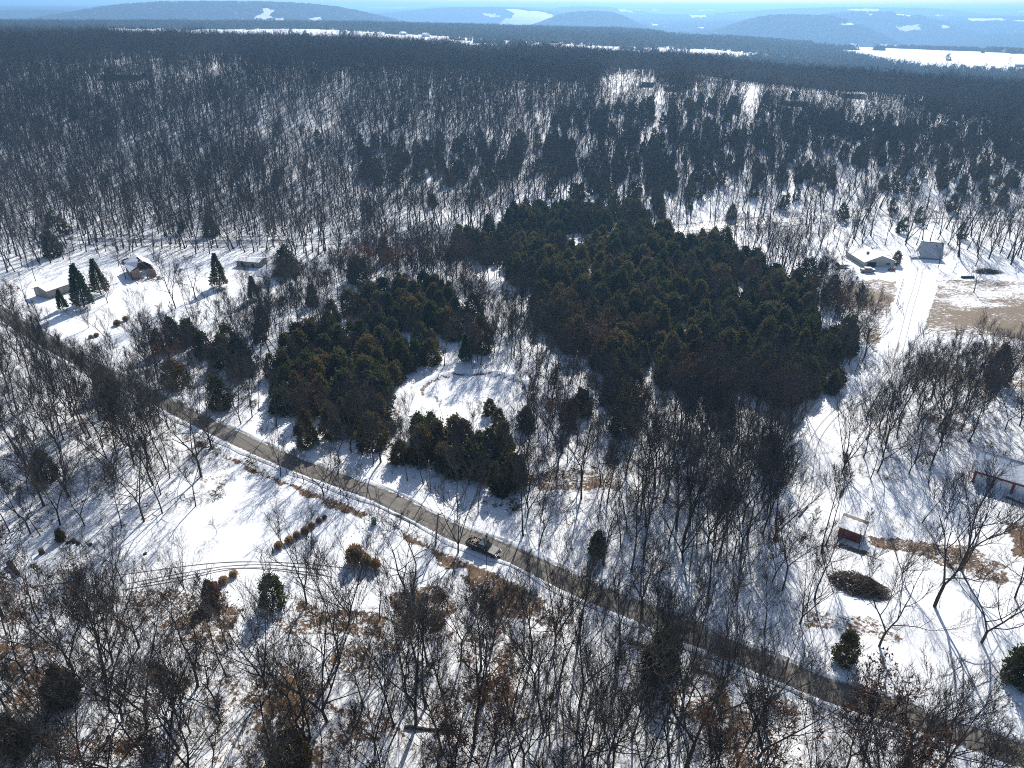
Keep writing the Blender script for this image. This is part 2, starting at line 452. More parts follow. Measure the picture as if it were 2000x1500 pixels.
def grow_tree(rng, H, form='forest', lod=0):
    """returns dict of levels: lists of (P,R); slivers (base,tip)"""
    prm = {
        'forest': dict(hb=.42, n1=13, l1=.34, el=(.55, 1.05), up=.10, wob=.13, fork=0.25, r=.0105),
        'slender': dict(hb=.45, n1=10, l1=.26, el=(.8, 1.2), up=.12, wob=.10, fork=0, r=.008),
        'open': dict(hb=.2, n1=12, l1=.55, el=(.35, 1.1), up=.10, wob=.15, fork=.6, r=.013),
        'oak': dict(hb=.3, n1=11, l1=.55, el=(.05, .9), up=.02, wob=.30, fork=.5, r=.017),
        'vase': dict(hb=.12, n1=12, l1=.72, el=(.8, 1.25), up=.03, wob=.10, fork=1, r=.011),
    }[form]
    cnt = [(prm['n1'], 6, 5, 5), (max(7, prm['n1'] - 4), 5, 4, 3), (6, 4, 3, 0)][lod]
    steps = [(9, 6, 4, 3), (6, 4, 3, 2), (4, 3, 2, 2)][lod]
    lev = [[], [], [], []]; sb, st = [], []
    def path(p, d, L, r0, r1, n, wob, up):
        P = [p]; d = d / np.linalg.norm(d)
        for i in range(n):
            d = d + rng.normal(0, wob, 3) + np.array([0, 0, up]); d /= np.linalg.norm(d)
            P.append(P[-1] + d * L / n)
        P = np.array(P); t = np.linspace(0, 1, n + 1)
        return P, r0 * (1 - t) + r1 * t
    lean = rng.normal(0, .05, 2)
    stems = []
    r0 = H * prm['r'] * rng.uniform(.85, 1.15) * (1, 1.35, 1.5)[lod]
    if rng.random() < prm['fork']:
        hf = H * prm['hb'] * rng.uniform(.7, 1.1)
        P, R = path(np.array([0, 0, -.4]), np.array([lean[0], lean[1], 1.0]), hf + .4, r0, r0 * .8, steps[0], .03, 0)
        R[0] *= 1.5
        lev[0].append((P, R))
        k = 3 if form == 'vase' else 2
        a0 = rng.uniform(0, 6.28)
        for j in range(k):
            a = a0 + j * 6.28 / k + rng.uniform(-.3, .3); s = rng.uniform(.25, .5)
            P2, R2 = path(P[-1], np.array([math.cos(a) * s, math.sin(a) * s, 1.0]), H - hf, r0 * .62, r0 * .07, steps[0], prm['wob'] * .45, .02)
            lev[0].append((P2, R2)); stems.append((P2, R2, 0.05, max(4, int(cnt[0] / k * 1.35))))
    else:
        P, R = path(np.array([0, 0, -.4]), np.array([lean[0], lean[1], 1.0]), H + .4, r0, r0 * .08, steps[0], prm['wob'] * .35, .02)
        R[0] *= 1.45
        lev[0].append((P, R)); stems.append((P, R, prm['hb'], cnt[0]))
    def at_t(P, R, t):
        x = t * (len(P) - 1); i = min(int(x), len(P) - 2); f = x - i
        return P[i] * (1 - f) + P[i + 1] * f, R[i] * (1 - f) + R[i + 1] * f, (P[i + 1] - P[i])
    ga = rng.uniform(0, 6.28)
    for P, R, hb, n in stems:
        for i in range(n):
            t = hb + (0.97 - hb) * ((i + rng.uniform(0, .8)) / n)
            p, r, d = at_t(P, R, t); ga += 2.4 + rng.uniform(-.4, .4)
            el = prm['el'][0] + (prm['el'][1] - prm['el'][0]) * t + rng.uniform(-.15, .15)
            L = H * prm['l1'] * (1.15 - .75 * (t - hb) / (1 - hb)) * rng.uniform(.65, 1.15)
            dr = np.array([math.cos(ga) * math.cos(el), math.sin(ga) * math.cos(el), math.sin(el)]) + .25 * d / np.linalg.norm(d)
            P1, R1 = path(p, dr, L, min(r * .75, r0 * .42), r0 * .05, steps[1], prm['wob'], prm['up'])
            lev[1].append((P1, R1))
            for j in range(cnt[1]):
                t1 = .2 + .8 * (j + rng.uniform(.1, .9)) / cnt[1]
                p2, r2, d2 = at_t(P1, R1, t1); d2 = d2 / np.linalg.norm(d2)
                L2 = L * .48 * (1.2 - .6 * t1) * rng.uniform(.7, 1.2)
                q = d2 + rng.normal(0, .40, 3) + np.array([0, 0, .32])
                P2, R2 = path(p2, q, L2, min(r2 * .8, r0 * .16), .012, steps[2], prm['wob'], prm['up'] * .8)
                lev[2].append((P2, R2))
                for k in range(cnt[2]):
                    t2 = .15 + .85 * (k + rng.uniform(.1, .9)) / cnt[2]
                    p3, r3, d3 = at_t(P2, R2, t2); d3 = d3 / np.linalg.norm(d3)
                    L3 = L2 * .55 * rng.uniform(.6, 1.2) + .35
                    q = d3 + rng.normal(0, .36, 3) + np.array([0, 0, .2])
                    if lod < 1:
                        P3, R3 = path(p3, q, L3, .019, .007, steps[3], .16, .04)
                        lev[3].append((P3, R3))
                    else:
                        q = q / np.linalg.norm(q)
                        P3 = np.array([p3, p3 + q * L3 * .5, p3 + q * L3]); R3_ = None
                        sb.append(p3); st.append(P3[-1])
                        R3 = np.array([.02, .02, .02])
                    for _ in range(cnt[3]):
                        t3 = rng.uniform(.1, 1); p4, _r, d4 = at_t(P3, R3, t3); d4 = d4 / np.linalg.norm(d4)
                        q4 = d4 + rng.normal(0, .45, 3) + np.array([0, 0, .15]); q4 /= np.linalg.norm(q4)
                        sb.append(p4); st.append(p4 + q4 * rng.uniform(.35, .85) * (1 if lod == 0 else 1.3))
    return lev, (np.array(sb), np.array(st))

def tree_meshes(seed, H, form, lod, width, russet=0):
    rng = np.random.default_rng(seed)
    lev, (sb, st) = grow_tree(rng, H, form, lod)
    sides = [(7, 5, 4, 3), (5, 3, 3, 3), (4, 3, 3, 3)][lod]
    tr = []
    for grp in {len(b[0]) for b in lev[0]}:
        tr.append(tubes([b for b in lev[0] if len(b[0]) == grp], sides[0]))
    tV, tF = combine(tr)
    cr = []
    if lev[1]: cr.append(tubes(lev[1], sides[1]))
    if lod < 2:
        cr.append(tubes(lev[2], sides[2]))
    else:
        b = np.array([x[0][0] for x in lev[2]]); e = np.array([x[0][-1] for x in lev[2]])
        cr.append(slivers(b, e, .07, rng))
    if lev[3]: cr.append(tubes(lev[3], sides[3]))
    if len(sb): cr.append(slivers(sb, st, width, rng))
    cV, cF = combine(cr)
    trunk = mesh_np('trunk', tV, tF, [M['bark']], smooth=True)
    crown = mesh_np('crown', cV, cF, [M['twig']])
    leaves = None
    if russet:
        k = rng.integers(0, len(st), russet)
        c = st[k] + rng.normal(0, .15, (russet, 3))
        V, F = slivers(c, c + rng.normal(0, .2, (russet, 3)), .09, rng)
        leaves = mesh_np('leaves', V, [F], [M['russet']])
    # one joined mesh, for the trees past the first few hundred
    off = len(tV)
    allV = np.concatenate([tV, cV]); allF = list(tF) + [f + off for f in cF]
    mi = np.concatenate([np.zeros(sum(len(f) for f in tF)), np.ones(sum(len(f) for f in cF))])
    if leaves is not None:
        allF.append(F + len(allV)); allV = np.concatenate([allV, V]); mi = np.concatenate([mi, np.full(len(F), 2)])
    whole = mesh_np('whole_tree', allV, allF, [M['bark'], M['twig'], M['russet']], mi)
    return trunk, crown, leaves, whole

def cedar_meshes(seed, H, R, n, matname='cedar', open_=False, spray=.62):
    rng = np.random.default_rng(seed)
    t = rng.beta(1.0, 1.35, n) * .97 + .02 if not open_ else rng.uniform(.1, .99, n)
    az = rng.uniform(0, 2 * np.pi, n)
    lob = 1 + .22 * np.sin(az * 3 + rng.uniform(0, 6)) * np.sin(t * 9 + rng.uniform(0, 6)) + .15 * np.sin(az * 5 + t * 14)
    prof = R * (np.power(np.clip(1 - t, 0, 1), .72) if open_ else np.power(np.clip(1 - t ** 1.35, 0, 1), .62) * (.72 + .28 * np.clip(t * 5, 0, 1))) * np.clip(t * 9 + .45, 0, 1) * lob + .08
    rr = prof * np.sqrt(rng.uniform(.30, 1.0, n))
    c = np.stack([np.cos(az) * rr, np.sin(az) * rr, t * H], 1)
    if not open_:   # foliage gathers in tufts at the branch ends, with dark gaps between
        nc = max(24, n // 24); kc = rng.integers(0, nc, n); inner = rng.random(n) < .2
        ctr = c[:nc].copy(); f = .9 * prof[:nc] / (rr[:nc] + 1e-6); ctr[:, :2] *= f[:, None]
        g = ctr[kc] + rng.normal(0, 1, (n, 3)) * np.array([.13, .13, .17]) * R
        c = np.where(inner[:, None], c, g)
    if open_:   # whorled boughs
        k = np.floor(t * 13) / 13; c[:, 2] = (k + .03) * H + rr * .12 + rng.normal(0, .26, n)
    out = np.stack([np.cos(az), np.sin(az), rng.uniform(.35, 1.3, n)], 1)
    if open_: out[:, 2] = rng.uniform(-.1, .5, n)
    out /= np.linalg.norm(out, axis=1, keepdims=True)
    L = rng.uniform(.6, 1.35, n)[:, None] * spray
    side = np.cross(out, rng.normal(size=(n, 3))); side /= np.linalg.norm(side, axis=1, keepdims=True)
    w = rng.uniform(.10, .2, n)[:, None] * spray / .62
    base = c - out * L * .5; mid = c; tip = c + out * L * .5 + rng.normal(0, .05, (n, 3))
    V = np.concatenate([base, mid + side * w, tip, mid - side * w * .9])
    F = np.stack([np.arange(n), np.arange(n) + n, np.arange(n) + 2 * n, np.arange(n) + 3 * n], 1)
    # twiggy dark inside: leader and boughs
    lead = [(np.array([[0, 0, -.3], [0.03 * H * rng.normal(), .02 * H, H * .5], [0, 0, H * .93]]), np.array([H * .02, H * .012, .02]))]
    tV, tF = tubes(lead, 6)
    trunk = mesh_np('trunk', tV, [tF], [M['bark']], smooth=True)
    nb = 26
    bt = rng.uniform(.06, .85, nb); ba = rng.uniform(0, 6.28, nb); br = R * np.power(1 - bt, .72) * .8
    bl = [(np.array([[0, 0, tt * H], [math.cos(a) * r_ * .5, math.sin(a) * r_ * .5, tt * H + r_ * .15], [math.cos(a) * r_, math.sin(a) * r_, tt * H + r_ * .35]]), np.array([.06, .04, .015])) for tt, a, r_ in zip(bt, ba, br)]
    bV, bF = tubes(bl, 3)
    # inner foliage mass
    ni = 6; core = []
    V2 = np.concatenate([V, bV]); 
    mi = np.concatenate([np.zeros(len(F)), np.ones(len(bF))])
    crown = mesh_np('crown', V2, [F, bF + len(V)], [M[matname], M['bark']], mi)
    off = len(tV)
    whole = mesh_np('whole_cedar', np.concatenate([tV, V2]), [tF, F + off, bF + len(V) + off], [M['bark'], M[matname]],
                    np.concatenate([np.zeros(len(tF)), np.ones(len(F)), np.zeros(len(bF))]))
    return trunk, crown, None, whole

def brush_mesh(name, seed, n, h, spread, width, matn, lean=.5, roots=1):
    rng = np.random.default_rng(seed)
    c = rng.normal(0, spread * .4, (roots, 2))[rng.integers(0, roots, n)]
    base = np.stack([c[:, 0] + rng.normal(0, spread * .15, n), c[:, 1] + rng.normal(0, spread * .15, n), np.full(n, -.05)], 1)
    d = rng.normal(0, lean, (n, 2)); hh = rng.uniform(.45, 1, n) * h
    tip = base + np.stack([d[:, 0] * h, d[:, 1] * h, hh], 1)
    V1, F1 = slivers(base, tip, width, rng)
    k = rng.integers(0, n, n * 2); f = rng.uniform(.3, .95, n * 2)[:, None]
    b2 = base[k] * (1 - f) + tip[k] * f
    V2, F2 = slivers(b2, b2 + rng.normal(0, .22 * h, (n * 2, 3)) + [0, 0, .18 * h], width * .8, rng)
    V, F = combine([(V1, F1), (V2, F2)])
    return mesh_np(name, V, F, [M[matn]])

def shrub_mesh(seed, n, h, R, matn):
    rng = np.random.default_rng(seed)
    d = rng.normal(size=(n, 3)); d /= np.linalg.norm(d, axis=1, keepdims=True); d[:, 2] = np.abs(d[:, 2])
    c = d * np.array([R, R, h]) * np.cbrt(rng.uniform(.25, 1, n))[:, None] * (1 + .3 * np.sin(d[:, :1] * 5 + seed))
    o = d + rng.normal(0, .5, (n, 3)); o /= np.linalg.norm(o, axis=1, keepdims=True)
    V1, F1 = slivers(c - o * .12, c + o * .25, .07, rng)
    bs = np.zeros((30, 3)); tp = c[:30] * 1.05
    V2, F2 = slivers(bs, tp, .03, rng)
    V, F = combine([(V1, F1), (V2, F2)])
    return mesh_np('shrub', V, F, [M[matn]])

# near prototypes
BARE = []
for i, (H, form) in enumerate([(16, 'forest'), (15, 'forest'), (17, 'forest'), (14, 'slender'), (15, 'forest'), (16, 'slender'), (13, 'open'), (14, 'vase')]):
    BARE.append((H, tree_meshes(100 + i, H, form, 0, .012)))
OPENT = []
for i, (H, form) in enumerate([(15, 'open'), (15, 'open'), (14, 'vase'), (14, 'oak'), (16, 'open'), (12, 'vase')]):
    OPENT.append((H, tree_meshes(200 + i, H, form, 0, .014)))
RUSSET = [(12, tree_meshes(300, 12, 'open', 0, .012, 750)), (11, tree_meshes(301, 11, 'forest', 0, .012, 600))]
MID = []
for i, (H, form) in enumerate([(16, 'forest'), (15, 'forest'), (16, 'slender'), (14, 'open'), (15, 'forest'), (13, 'vase')]):
    MID.append((H, tree_meshes(400 + i, H, form, 1, .024)))
FAR = []
for i, (H, form) in enumerate([(15, 'forest'), (14, 'open'), (15, 'forest')]):
    FAR.append((H, tree_meshes(500 + i, H, form, 2, .11)))
CEDAR = []
for i, (H, R) in enumerate([(8, 2.3), (7.5, 2.6), (8.5, 2.1), (6.5, 2.3), (8, 2.8), (6, 1.9)]):
    CEDAR.append((H, cedar_meshes(600 + i, H, R, 2600)))
FCEDAR = [(9, cedar_meshes(650, 9, 2.6, 420, spray=1.2)), (8, cedar_meshes(651, 8, 2.5, 420, spray=1.2))]
PINE = [(14, cedar_meshes(700, 14, 3.4, 4600, 'pine', True, .8)), (10, cedar_meshes(701, 10, 2.6, 3200, 'pine', True, .7)),
        (14, cedar_meshes(702, 14, 3.4, 4200, 'cedar', True, .8))]
# ------------------------------------------------------------------ layout on the ground
ROAD_PX = [(-70, 570), (0, 612), (87, 666), (175, 715), (280, 767), (420, 837), (560, 900), (687, 947), (750, 972), (862, 1027),
           (887, 1040), (987, 1078), (1037, 1100), (1125, 1145), (1225, 1186), (1300, 1217), (1475, 1290), (1650, 1360), (1775, 1396), (1812, 1413), (1925, 1450), (2080, 1510)]
def wl_(pts): return np.array([at(*p)[:2] for p in pts])
ROAD = smooth_line(wl_(ROAD_PX), 2.0)
TRACK = smooth_line(wl_([(1800, 515), (1790, 560), (1778, 600), (1762, 665), (1745, 720), (1700, 765), (1635, 805), (1592, 860), (1578, 930), (1572, 1000)]), 2.0)
TRACK2 = smooth_line(wl_([(1578, 960), (1640, 968), (1760, 965), (1880, 975), (2050, 1010)]), 2.0)
VALLEY_ROAD = smooth_line(wl_([(-40, 455), (250, 470), (480, 472), (700, 466), (900, 468), (1100, 466), (1300, 452), (1480, 436), (1700, 420), (2050, 436)]), 4.0)

P_LAWN_L = [(-60, 1066), (160, 1036), (240, 1036), (320, 1010), (440, 975), (452, 900), (540, 925), (700, 985), (770, 1015), (830, 1055), (900, 1105), (1000, 1140), (860, 1160), (760, 1205), (640, 1180), (560, 1150), (480, 1180), (400, 1160), (330, 1170), (250, 1155), (120, 1165), (-60, 1165)]
P_WOOD_L = [(-160, 620), (-160, 1066), (160, 1034), (240, 1034), (320, 1006), (440, 972), (452, 895), (600, 965), (440, 850), (280, 790), (170, 735), (60, 672)]
P_WOOD_B = [(-400, 1172), (130, 1172), (250, 1160), (400, 1165), (480, 1195), (600, 1205), (760, 1220), (860, 1175), (1000, 1150), (1100, 1160), (1230, 1215), (1450, 1300), (1650, 1385), (1850, 1455), (2250, 1560), (2600, 2100), (-700, 2100)]
P_NROAD = [(1015, 1050), (1040, 960), (1060, 905), (1120, 870), (1300, 850), (1500, 840), (1560, 880), (1555, 960), (1520, 1050), (1400, 1105), (1250, 1125), (1150, 1105)]
P_NROAD2 = [(1110, 1105), (1250, 1125), (1400, 1105), (1520, 1050), (1590, 960), (1600, 1100), (1600, 1200), (1500, 1240), (1350, 1210), (1200, 1150)]
P_WOOD_R = [(1630, 840), (1700, 790), (1830, 765), (2150, 730), (2150, 930), (1900, 880), (1800, 930), (1760, 945), (1640, 930), (1605, 870)]
P_VERGE = [(300, 700), (330, 660), (480, 650), (500, 720), (500, 800), (430, 800), (330, 755)]
P_MIX_NE = [(500, 600), (700, 510), (720, 545), (640, 590), (560, 660), (480, 690), (470, 630)]
P_CED_MAIN = [(885, 478), (960, 458), (1050, 470), (1120, 480), (1290, 470), (1400, 480), (1480, 530), (1560, 580), (1640, 690), (1640, 772), (1560, 790), (1380, 785), (1260, 760), (1130, 700), (1050, 660), (1030, 590), (1040, 555), (960, 520), (890, 500)]
P_CED_UP = [(985, 448), (1020, 420), (1240, 408), (1290, 448), (1180, 462), (1100, 458), (1000, 462)]
P_CED_L = [(680, 600), (780, 570), (890, 575), (900, 640), (870, 700), (860, 712), (800, 735), (782, 765), (775, 815), (640, 855), (520, 800), (520, 740), (560, 690), (640, 640)]
P_CED_F = [(590, 830), (640, 845), (765, 805), (785, 848), (990, 862), (1000, 880), (1020, 930), (1010, 1000), (940, 990), (930, 930), (860, 925), (740, 890)]
P_POND_FRONT = [(790, 780), (830, 800), (1030, 800), (1055, 770), (1045, 830), (1000, 862), (790, 850), (778, 815)]
P_BAND = [(130, 1150), (250, 1145), (400, 1165), (480, 1190), (600, 1200), (760, 1218), (860, 1170), (1000, 1148), (1100, 1160), (1230, 1215), (1230, 1265), (1000, 1215), (760, 1285), (480, 1265), (130, 1245)]
P_GREY_MID = [(720, 490), (880, 480), (960, 525), (1040, 560), (1035, 640), (1055, 735), (1000, 712), (900, 715), (870, 700), (905, 640), (895, 575), (780, 565), (700, 570), (700, 520)]
P_MIX_R = [(1050, 715), (1130, 705), (1260, 765), (1380, 790), (1520, 800), (1500, 838), (1300, 850), (1120, 870), (1060, 905), (1030, 940), (1005, 860), (1050, 800)]
P_CLUMP_R = [(1560, 560), (1620, 570), (1690, 640), (1706, 700), (1700, 735), (1640, 730), (1640, 690), (1590, 620)]
P_HOME_L = [(-60, 585), (50, 530), (130, 505), (240, 495), (560, 500), (700, 500), (700, 520), (560, 595), (480, 640), (350, 665), (300, 700), (290, 745), (200, 705), (60, 640), (-60, 570)]
P_HOME_R = [(1540, 520), (1640, 490), (1850, 470), (2100, 490), (2100, 740), (1850, 745), (1700, 790), (1640, 790), (1700, 735), (1706, 690), (1640, 590), (1560, 545)]
P_LAWN_R = [(1560, 940), (1640, 935), (1780, 945), (1900, 890), (2150, 900), (2250, 1540), (1900, 1450), (1700, 1370), (1500, 1290), (1380, 1240), (1480, 1245), (1600, 1200), (1600, 1100), (1560, 1000)]
P_VALLEY_R = [(1290, 400), (1480, 375), (1650, 380), (2150, 370), (2150, 490), (1850, 470), (1640, 490), (1540, 520), (1480, 500), (1400, 478), (1290, 468)]
P_STRIP = [(735, 462), (880, 456), (900, 470), (885, 484), (740, 480)]
P_STRIP2 = [(1040, 462), (1110, 458), (1300, 448), (1300, 462), (1100, 474)]
CLEAR_HILL = [
    [(1365, 158), (1480, 168), (1620, 186), (1760, 203), (1770, 236), (1660, 232), (1560, 222), (1480, 214), (1385, 205), (1350, 180)],
    [(1278, 205), (1300, 205), (1290, 262), (1272, 262)], [(1448, 205), (1478, 212), (1465, 268), (1440, 262)],
    [(1180, 175), (1270, 150), (1300, 195), (1200, 205)], [(200, 140), (330, 132), (350, 150), (300, 165), (200, 160)],
    [(1750, 205), (1800, 212), (1850, 240), (2050, 255), (2050, 266), (1840, 250)],
    [(1160, 150), (1250, 142), (1250, 165), (1170, 172)], [(1655, 225), (1800, 240), (1800, 250), (1660, 240)],
    [(340, 142), (480, 120), (490, 132), (370, 156)], [(880, 120), (990, 120), (990, 138), (880, 136)]]
FIELDS = [
    [(210, 56), (620, 57), (800, 66), (1000, 79), (1150, 89), (1400, 98), (1560, 112), (1560, 117), (1390, 120), (1150, 116), (1000, 112), (880, 106), (700, 96), (500, 90), (300, 86), (210, 82)],
    [(320, 31), (580, 32), (570, 38), (430, 44), (340, 41)], [(0, 17), (170, 20), (170, 24), (0, 23)],
    [(1575, 90), (1640, 84), (1720, 84), (1800, 93), (2100, 112), (2100, 150), (1940, 146), (1800, 138), (1700, 122), (1640, 106)],
    [(1745, 52), (1790, 46), (1865, 49), (1850, 57), (1760, 63)], [(1635, 44), (1695, 43), (1695, 53), (1640, 50)],
    [(1340, 30), (1460, 27), (1445, 36), (1350, 35)], [(1290, 66), (1420, 72), (1420, 79), (1300, 75)],
    [(1345, 100), (1390, 96), (1445, 106), (1430, 118), (1350, 110)], [(1205, 17), (1295, 18), (1270, 25), (1210, 24)],
    [(595, 17), (700, 22), (700, 30), (610, 27)], [(1270, 46), (1380, 48), (1380, 57), (1270, 56)],
    [(940, 25), (985, 27), (975, 36), (945, 34)], [(500, 44), (560, 44), (555, 50), (505, 50)], [(1690, 26), (1850, 28), (1840, 33), (1700, 32)]]
LITTER_POLYS = [
    ([(1690, 1045), (1760, 1052), (1900, 1066), (1965, 1105), (1968, 1140), (1890, 1126), (1800, 1088), (1700, 1066)], .74),
    ([(1612, 1062), (1650, 1066), (1735, 1096), (1728, 1101), (1660, 1080)], .8),
    ([(1560, 1195), (1620, 1192), (1690, 1205), (1765, 1255), (1750, 1264), (1640, 1232), (1570, 1225)], .62),
    ([(1962, 1020), (2060, 1020), (2060, 1090), (1975, 1085)], .9),
    ([(243, 1145), (330, 1150), (420, 1170), (480, 1190), (440, 1250), (330, 1260), (260, 1190)], .68),
    ([(760, 1160), (860, 1140), (900, 1190), (870, 1230), (780, 1240)], .72),
    ([(560, 1160), (640, 1190), (760, 1200), (740, 1250), (600, 1230)], .70),
    ([(900, 1120), (1040, 1140), (1060, 1200), (960, 1210)], .75),
    ([(20, 1290), (150, 1310), (140, 1380), (0, 1400)], .7), ([(640, 1370), (760, 1400), (800, 1440), (700, 1450)], .66),
    ([(280, 1290), (370, 1320), (360, 1360), (290, 1330)], .75), ([(1250, 1235), (1480, 1300), (1650, 1370), (1640, 1400), (1400, 1330), (1240, 1260)], .75),
    ([(1700, 1400), (1800, 1430), (1950, 1480), (1900, 1500), (1720, 1430)], .8),
    ([(1010, 925), (1100, 915), (1200, 925), (1200, 955), (1060, 960)], .7), ([(460, 590), (540, 575), (560, 590), (480, 610)], .6)]
FIELD_POLYS = [
    ([(1600, 545), (1755, 548), (1745, 600), (1720, 660), (1705, 700), (1680, 640), (1640, 590)], .76),
    ([(1830, 548), (1900, 545), (2150, 548), (2150, 760), (1900, 760), (1780, 745), (1800, 640)], .72),
    ([(1850, 606), (1960, 600), (2150, 605), (2150, 680), (1960, 665), (1870, 640)], .80)]
DARK_STRIPS = [smooth_line(wl_([(400, 862), (430, 872), (560, 932), (640, 965), (700, 990), (760, 1010), (830, 1050), (905, 1095), (990, 1125)]), 3.0)]

def jit(px, py, x, y, a=7.0):
    s = a / 12.0
    return px + a * 2 * (fbm(x / (3 * s + 1), y / (3 * s + 1), 21, 2) - .5), py + a * (fbm(x / (3 * s + 1), y / (3 * s + 1), 22, 2) - .5)

def ground_attrs(x, y, z):
    P = np.stack([x, y, z], -1); px, py = project(P)
    d = np.hypot(x, y)
    jx, jy = jit(px, py, x, y, 14.0)
    lit = np.where(d < 255, .22, .30)
    wood = pip(jx, jy, P_WOOD_B) | ((d < 120) & (y < 75))
    lit = np.where(wood, .43 + .30 * (fbm(x / 7, y / 7, 31, 3) - .45) * 3, lit)
    lit = np.where(pip(jx, jy, P_WOOD_L), .44, lit)
    lit = np.where(pip(jx, jy, P_NROAD) | pip(jx, jy, P_WOOD_R) | pip(jx, jy, P_MIX_R), .40, lit)
    lit = np.where(pip(jx, jy, P_CED_MAIN) | pip(jx, jy, P_CED_L) | pip(jx, jy, P_CED_F), .50, lit)
    lit = np.where(pip(jx, jy, P_LAWN_L), .03, lit)
    lit = np.where(pip(jx, jy, P_HOME_L) | pip(jx, jy, P_LAWN_R), .16, lit)
    lit = np.where(pip(jx, jy, P_HOME_R), .05, lit)
    for p, v in LITTER_POLYS:
        lit = np.where(pip(jx, jy, p), v, lit)
    lit = np.clip(lit + .25 * (fbm(x / 9, y / 9, 33, 3) - .5) * (lit > .1), 0, 1)
    for st in DARK_STRIPS:
        lit = np.maximum(lit, .85 * sm((2.7 - seg_dist(x, y, st) + 3.2 * (fbm(x / 3, y / 3, 8, 2) - .5)) / 1.0))
    rd = seg_dist(x, y, ROAD[::2])
    lit = np.where(rd < 5.2, np.minimum(lit, .30), lit)
    for t in (TRACK, TRACK2):
        td = seg_dist(x, y, t[::2])
        lit = lit * sm((td - 2.4) / 2.0)
    for c, r in ((POND, POND_R), (POND2, POND2_R)):
        e = np.sqrt(((x - c[0]) / r[0]) ** 2 + ((y - c[1]) / r[1]) ** 2)
        lit = np.where(e < 1.0, 0.0, lit)
        lit = np.where((e > 1.0) & (e < 1.08) & (y > c[1] - 2), .75, lit)
        lit = np.where((e > 1.1) & (e < 1.25) & (y > c[1]), .03, lit)
    fld = np.zeros_like(lit)
    fx, fy = jit(px, py, x, y, 9.0)
    for p, v in FIELD_POLYS:
        fld = np.where(pip(fx, fy, p), v, fld)
    fld = fld * np.clip(.50 + .95 * fbm(x / 13, y / 8, 64, 3), 0, 1.15)
    td = seg_dist(x, y, TRACK[::2])
    fld = fld * sm((td - 3.8) / 1.5)
    fld = np.maximum(fld, .5 * ((td > 2.5) & (td < 3.3) & (y > 150) & (y < 235)) * (fbm(x / 3, y / 3, 2, 2) > .5))
    # creek bed and rough grass along the valley road
    vd = seg_dist(x, y, VALLEY_ROAD)
    vw = .75 * np.exp(-((vd - 7) / 1.5) ** 2)
    lit = np.maximum(lit, np.where(y > 200, vw, 0))
    return np.clip(lit, 0, 1), fld, px, py

def make_terrain():
    rr = [24.0]
    while rr[-1] < 27500:
        k = .0062 if rr[-1] < 320 else (.0105 if rr[-1] < 2500 else .014)
        rr.append(rr[-1] * (1 + k))
    rr = np.array(rr)
    fine = np.radians(np.arange(-53, 53.01, .21)); coarse = np.radians(np.arange(56, 304.5, 4.0))
    aa = np.concatenate([fine, coarse])
    R_, A_ = np.meshgrid(rr, aa, indexing='ij')
    x = R_ * np.sin(A_); y = R_ * np.cos(A_)
    z = height(x, y)
    nr, na = x.shape
    V = np.stack([x, y, z], -1).reshape(-1, 3)
    idx = np.arange(nr * na).reshape(nr, na); nx = np.roll(idx, -1, 1)
    F = np.stack([idx[:-1], idx[1:], nx[1:], nx[:-1]], -1).reshape(-1, 4)
    c = len(V); V = np.concatenate([V, [[0, 0, float(height(0., 0.))]]])
    T = np.stack([np.full(na, c), idx[0], nx[0]], -1)
    me = mesh_np('ground', V, [F, T], [M['ground']], smooth=True)
    lit, fld, px, py = ground_attrs(V[:, 0], V[:, 1], V[:, 2])
    for nm, v in (('litter', lit), ('field', fld)):
        a = me.attributes.new(nm, 'FLOAT', 'POINT'); a.data.foreach_set('value', v.astype(np.float32))
    o = link(bpy.data.objects.new('ground', me)); o['kind'] = 'structure'
    return o
make_terrain()

def strip(name, line, width, m, zoff=.05, x0=0.0, kind='structure', across=5, crown=0.0, ragged=0.0):
    L = np.asarray(line); T = np.gradient(L, axis=0); T /= np.linalg.norm(T, axis=1, keepdims=True)
    N = np.stack([T[:, 1], -T[:, 0]], 1)
    off = np.linspace(-.5, .5, across)
    rg = (1 + ragged * (vnoise(np.arange(len(L)) * .37, np.zeros(len(L)), 5) - .5))[:, None]
    P = L[:, None, :] + N[:, None, :] * ((off[None, :] * width * rg) + x0)[..., None]
    z = height(P[..., 0], P[..., 1]) + zoff + crown * (1 - (2 * off) ** 2)
    V = np.concatenate([P, z[..., None]], -1).reshape(-1, 3)
    idx = np.arange(len(L) * across).reshape(len(L), across)
    F = np.stack([idx[:-1, :-1], idx[:-1, 1:], idx[1:, 1:], idx[1:, :-1]], -1).reshape(-1, 4)
    me = mesh_np(name, V, [F], [m], smooth=True)
    uv = me.attributes.new('across', 'FLOAT', 'POINT'); uv.data.foreach_set('value', np.tile(off * 2, len(L)).astype(np.float32))
    o = link(bpy.data.objects.new(name, me)); o['kind'] = kind
    return o

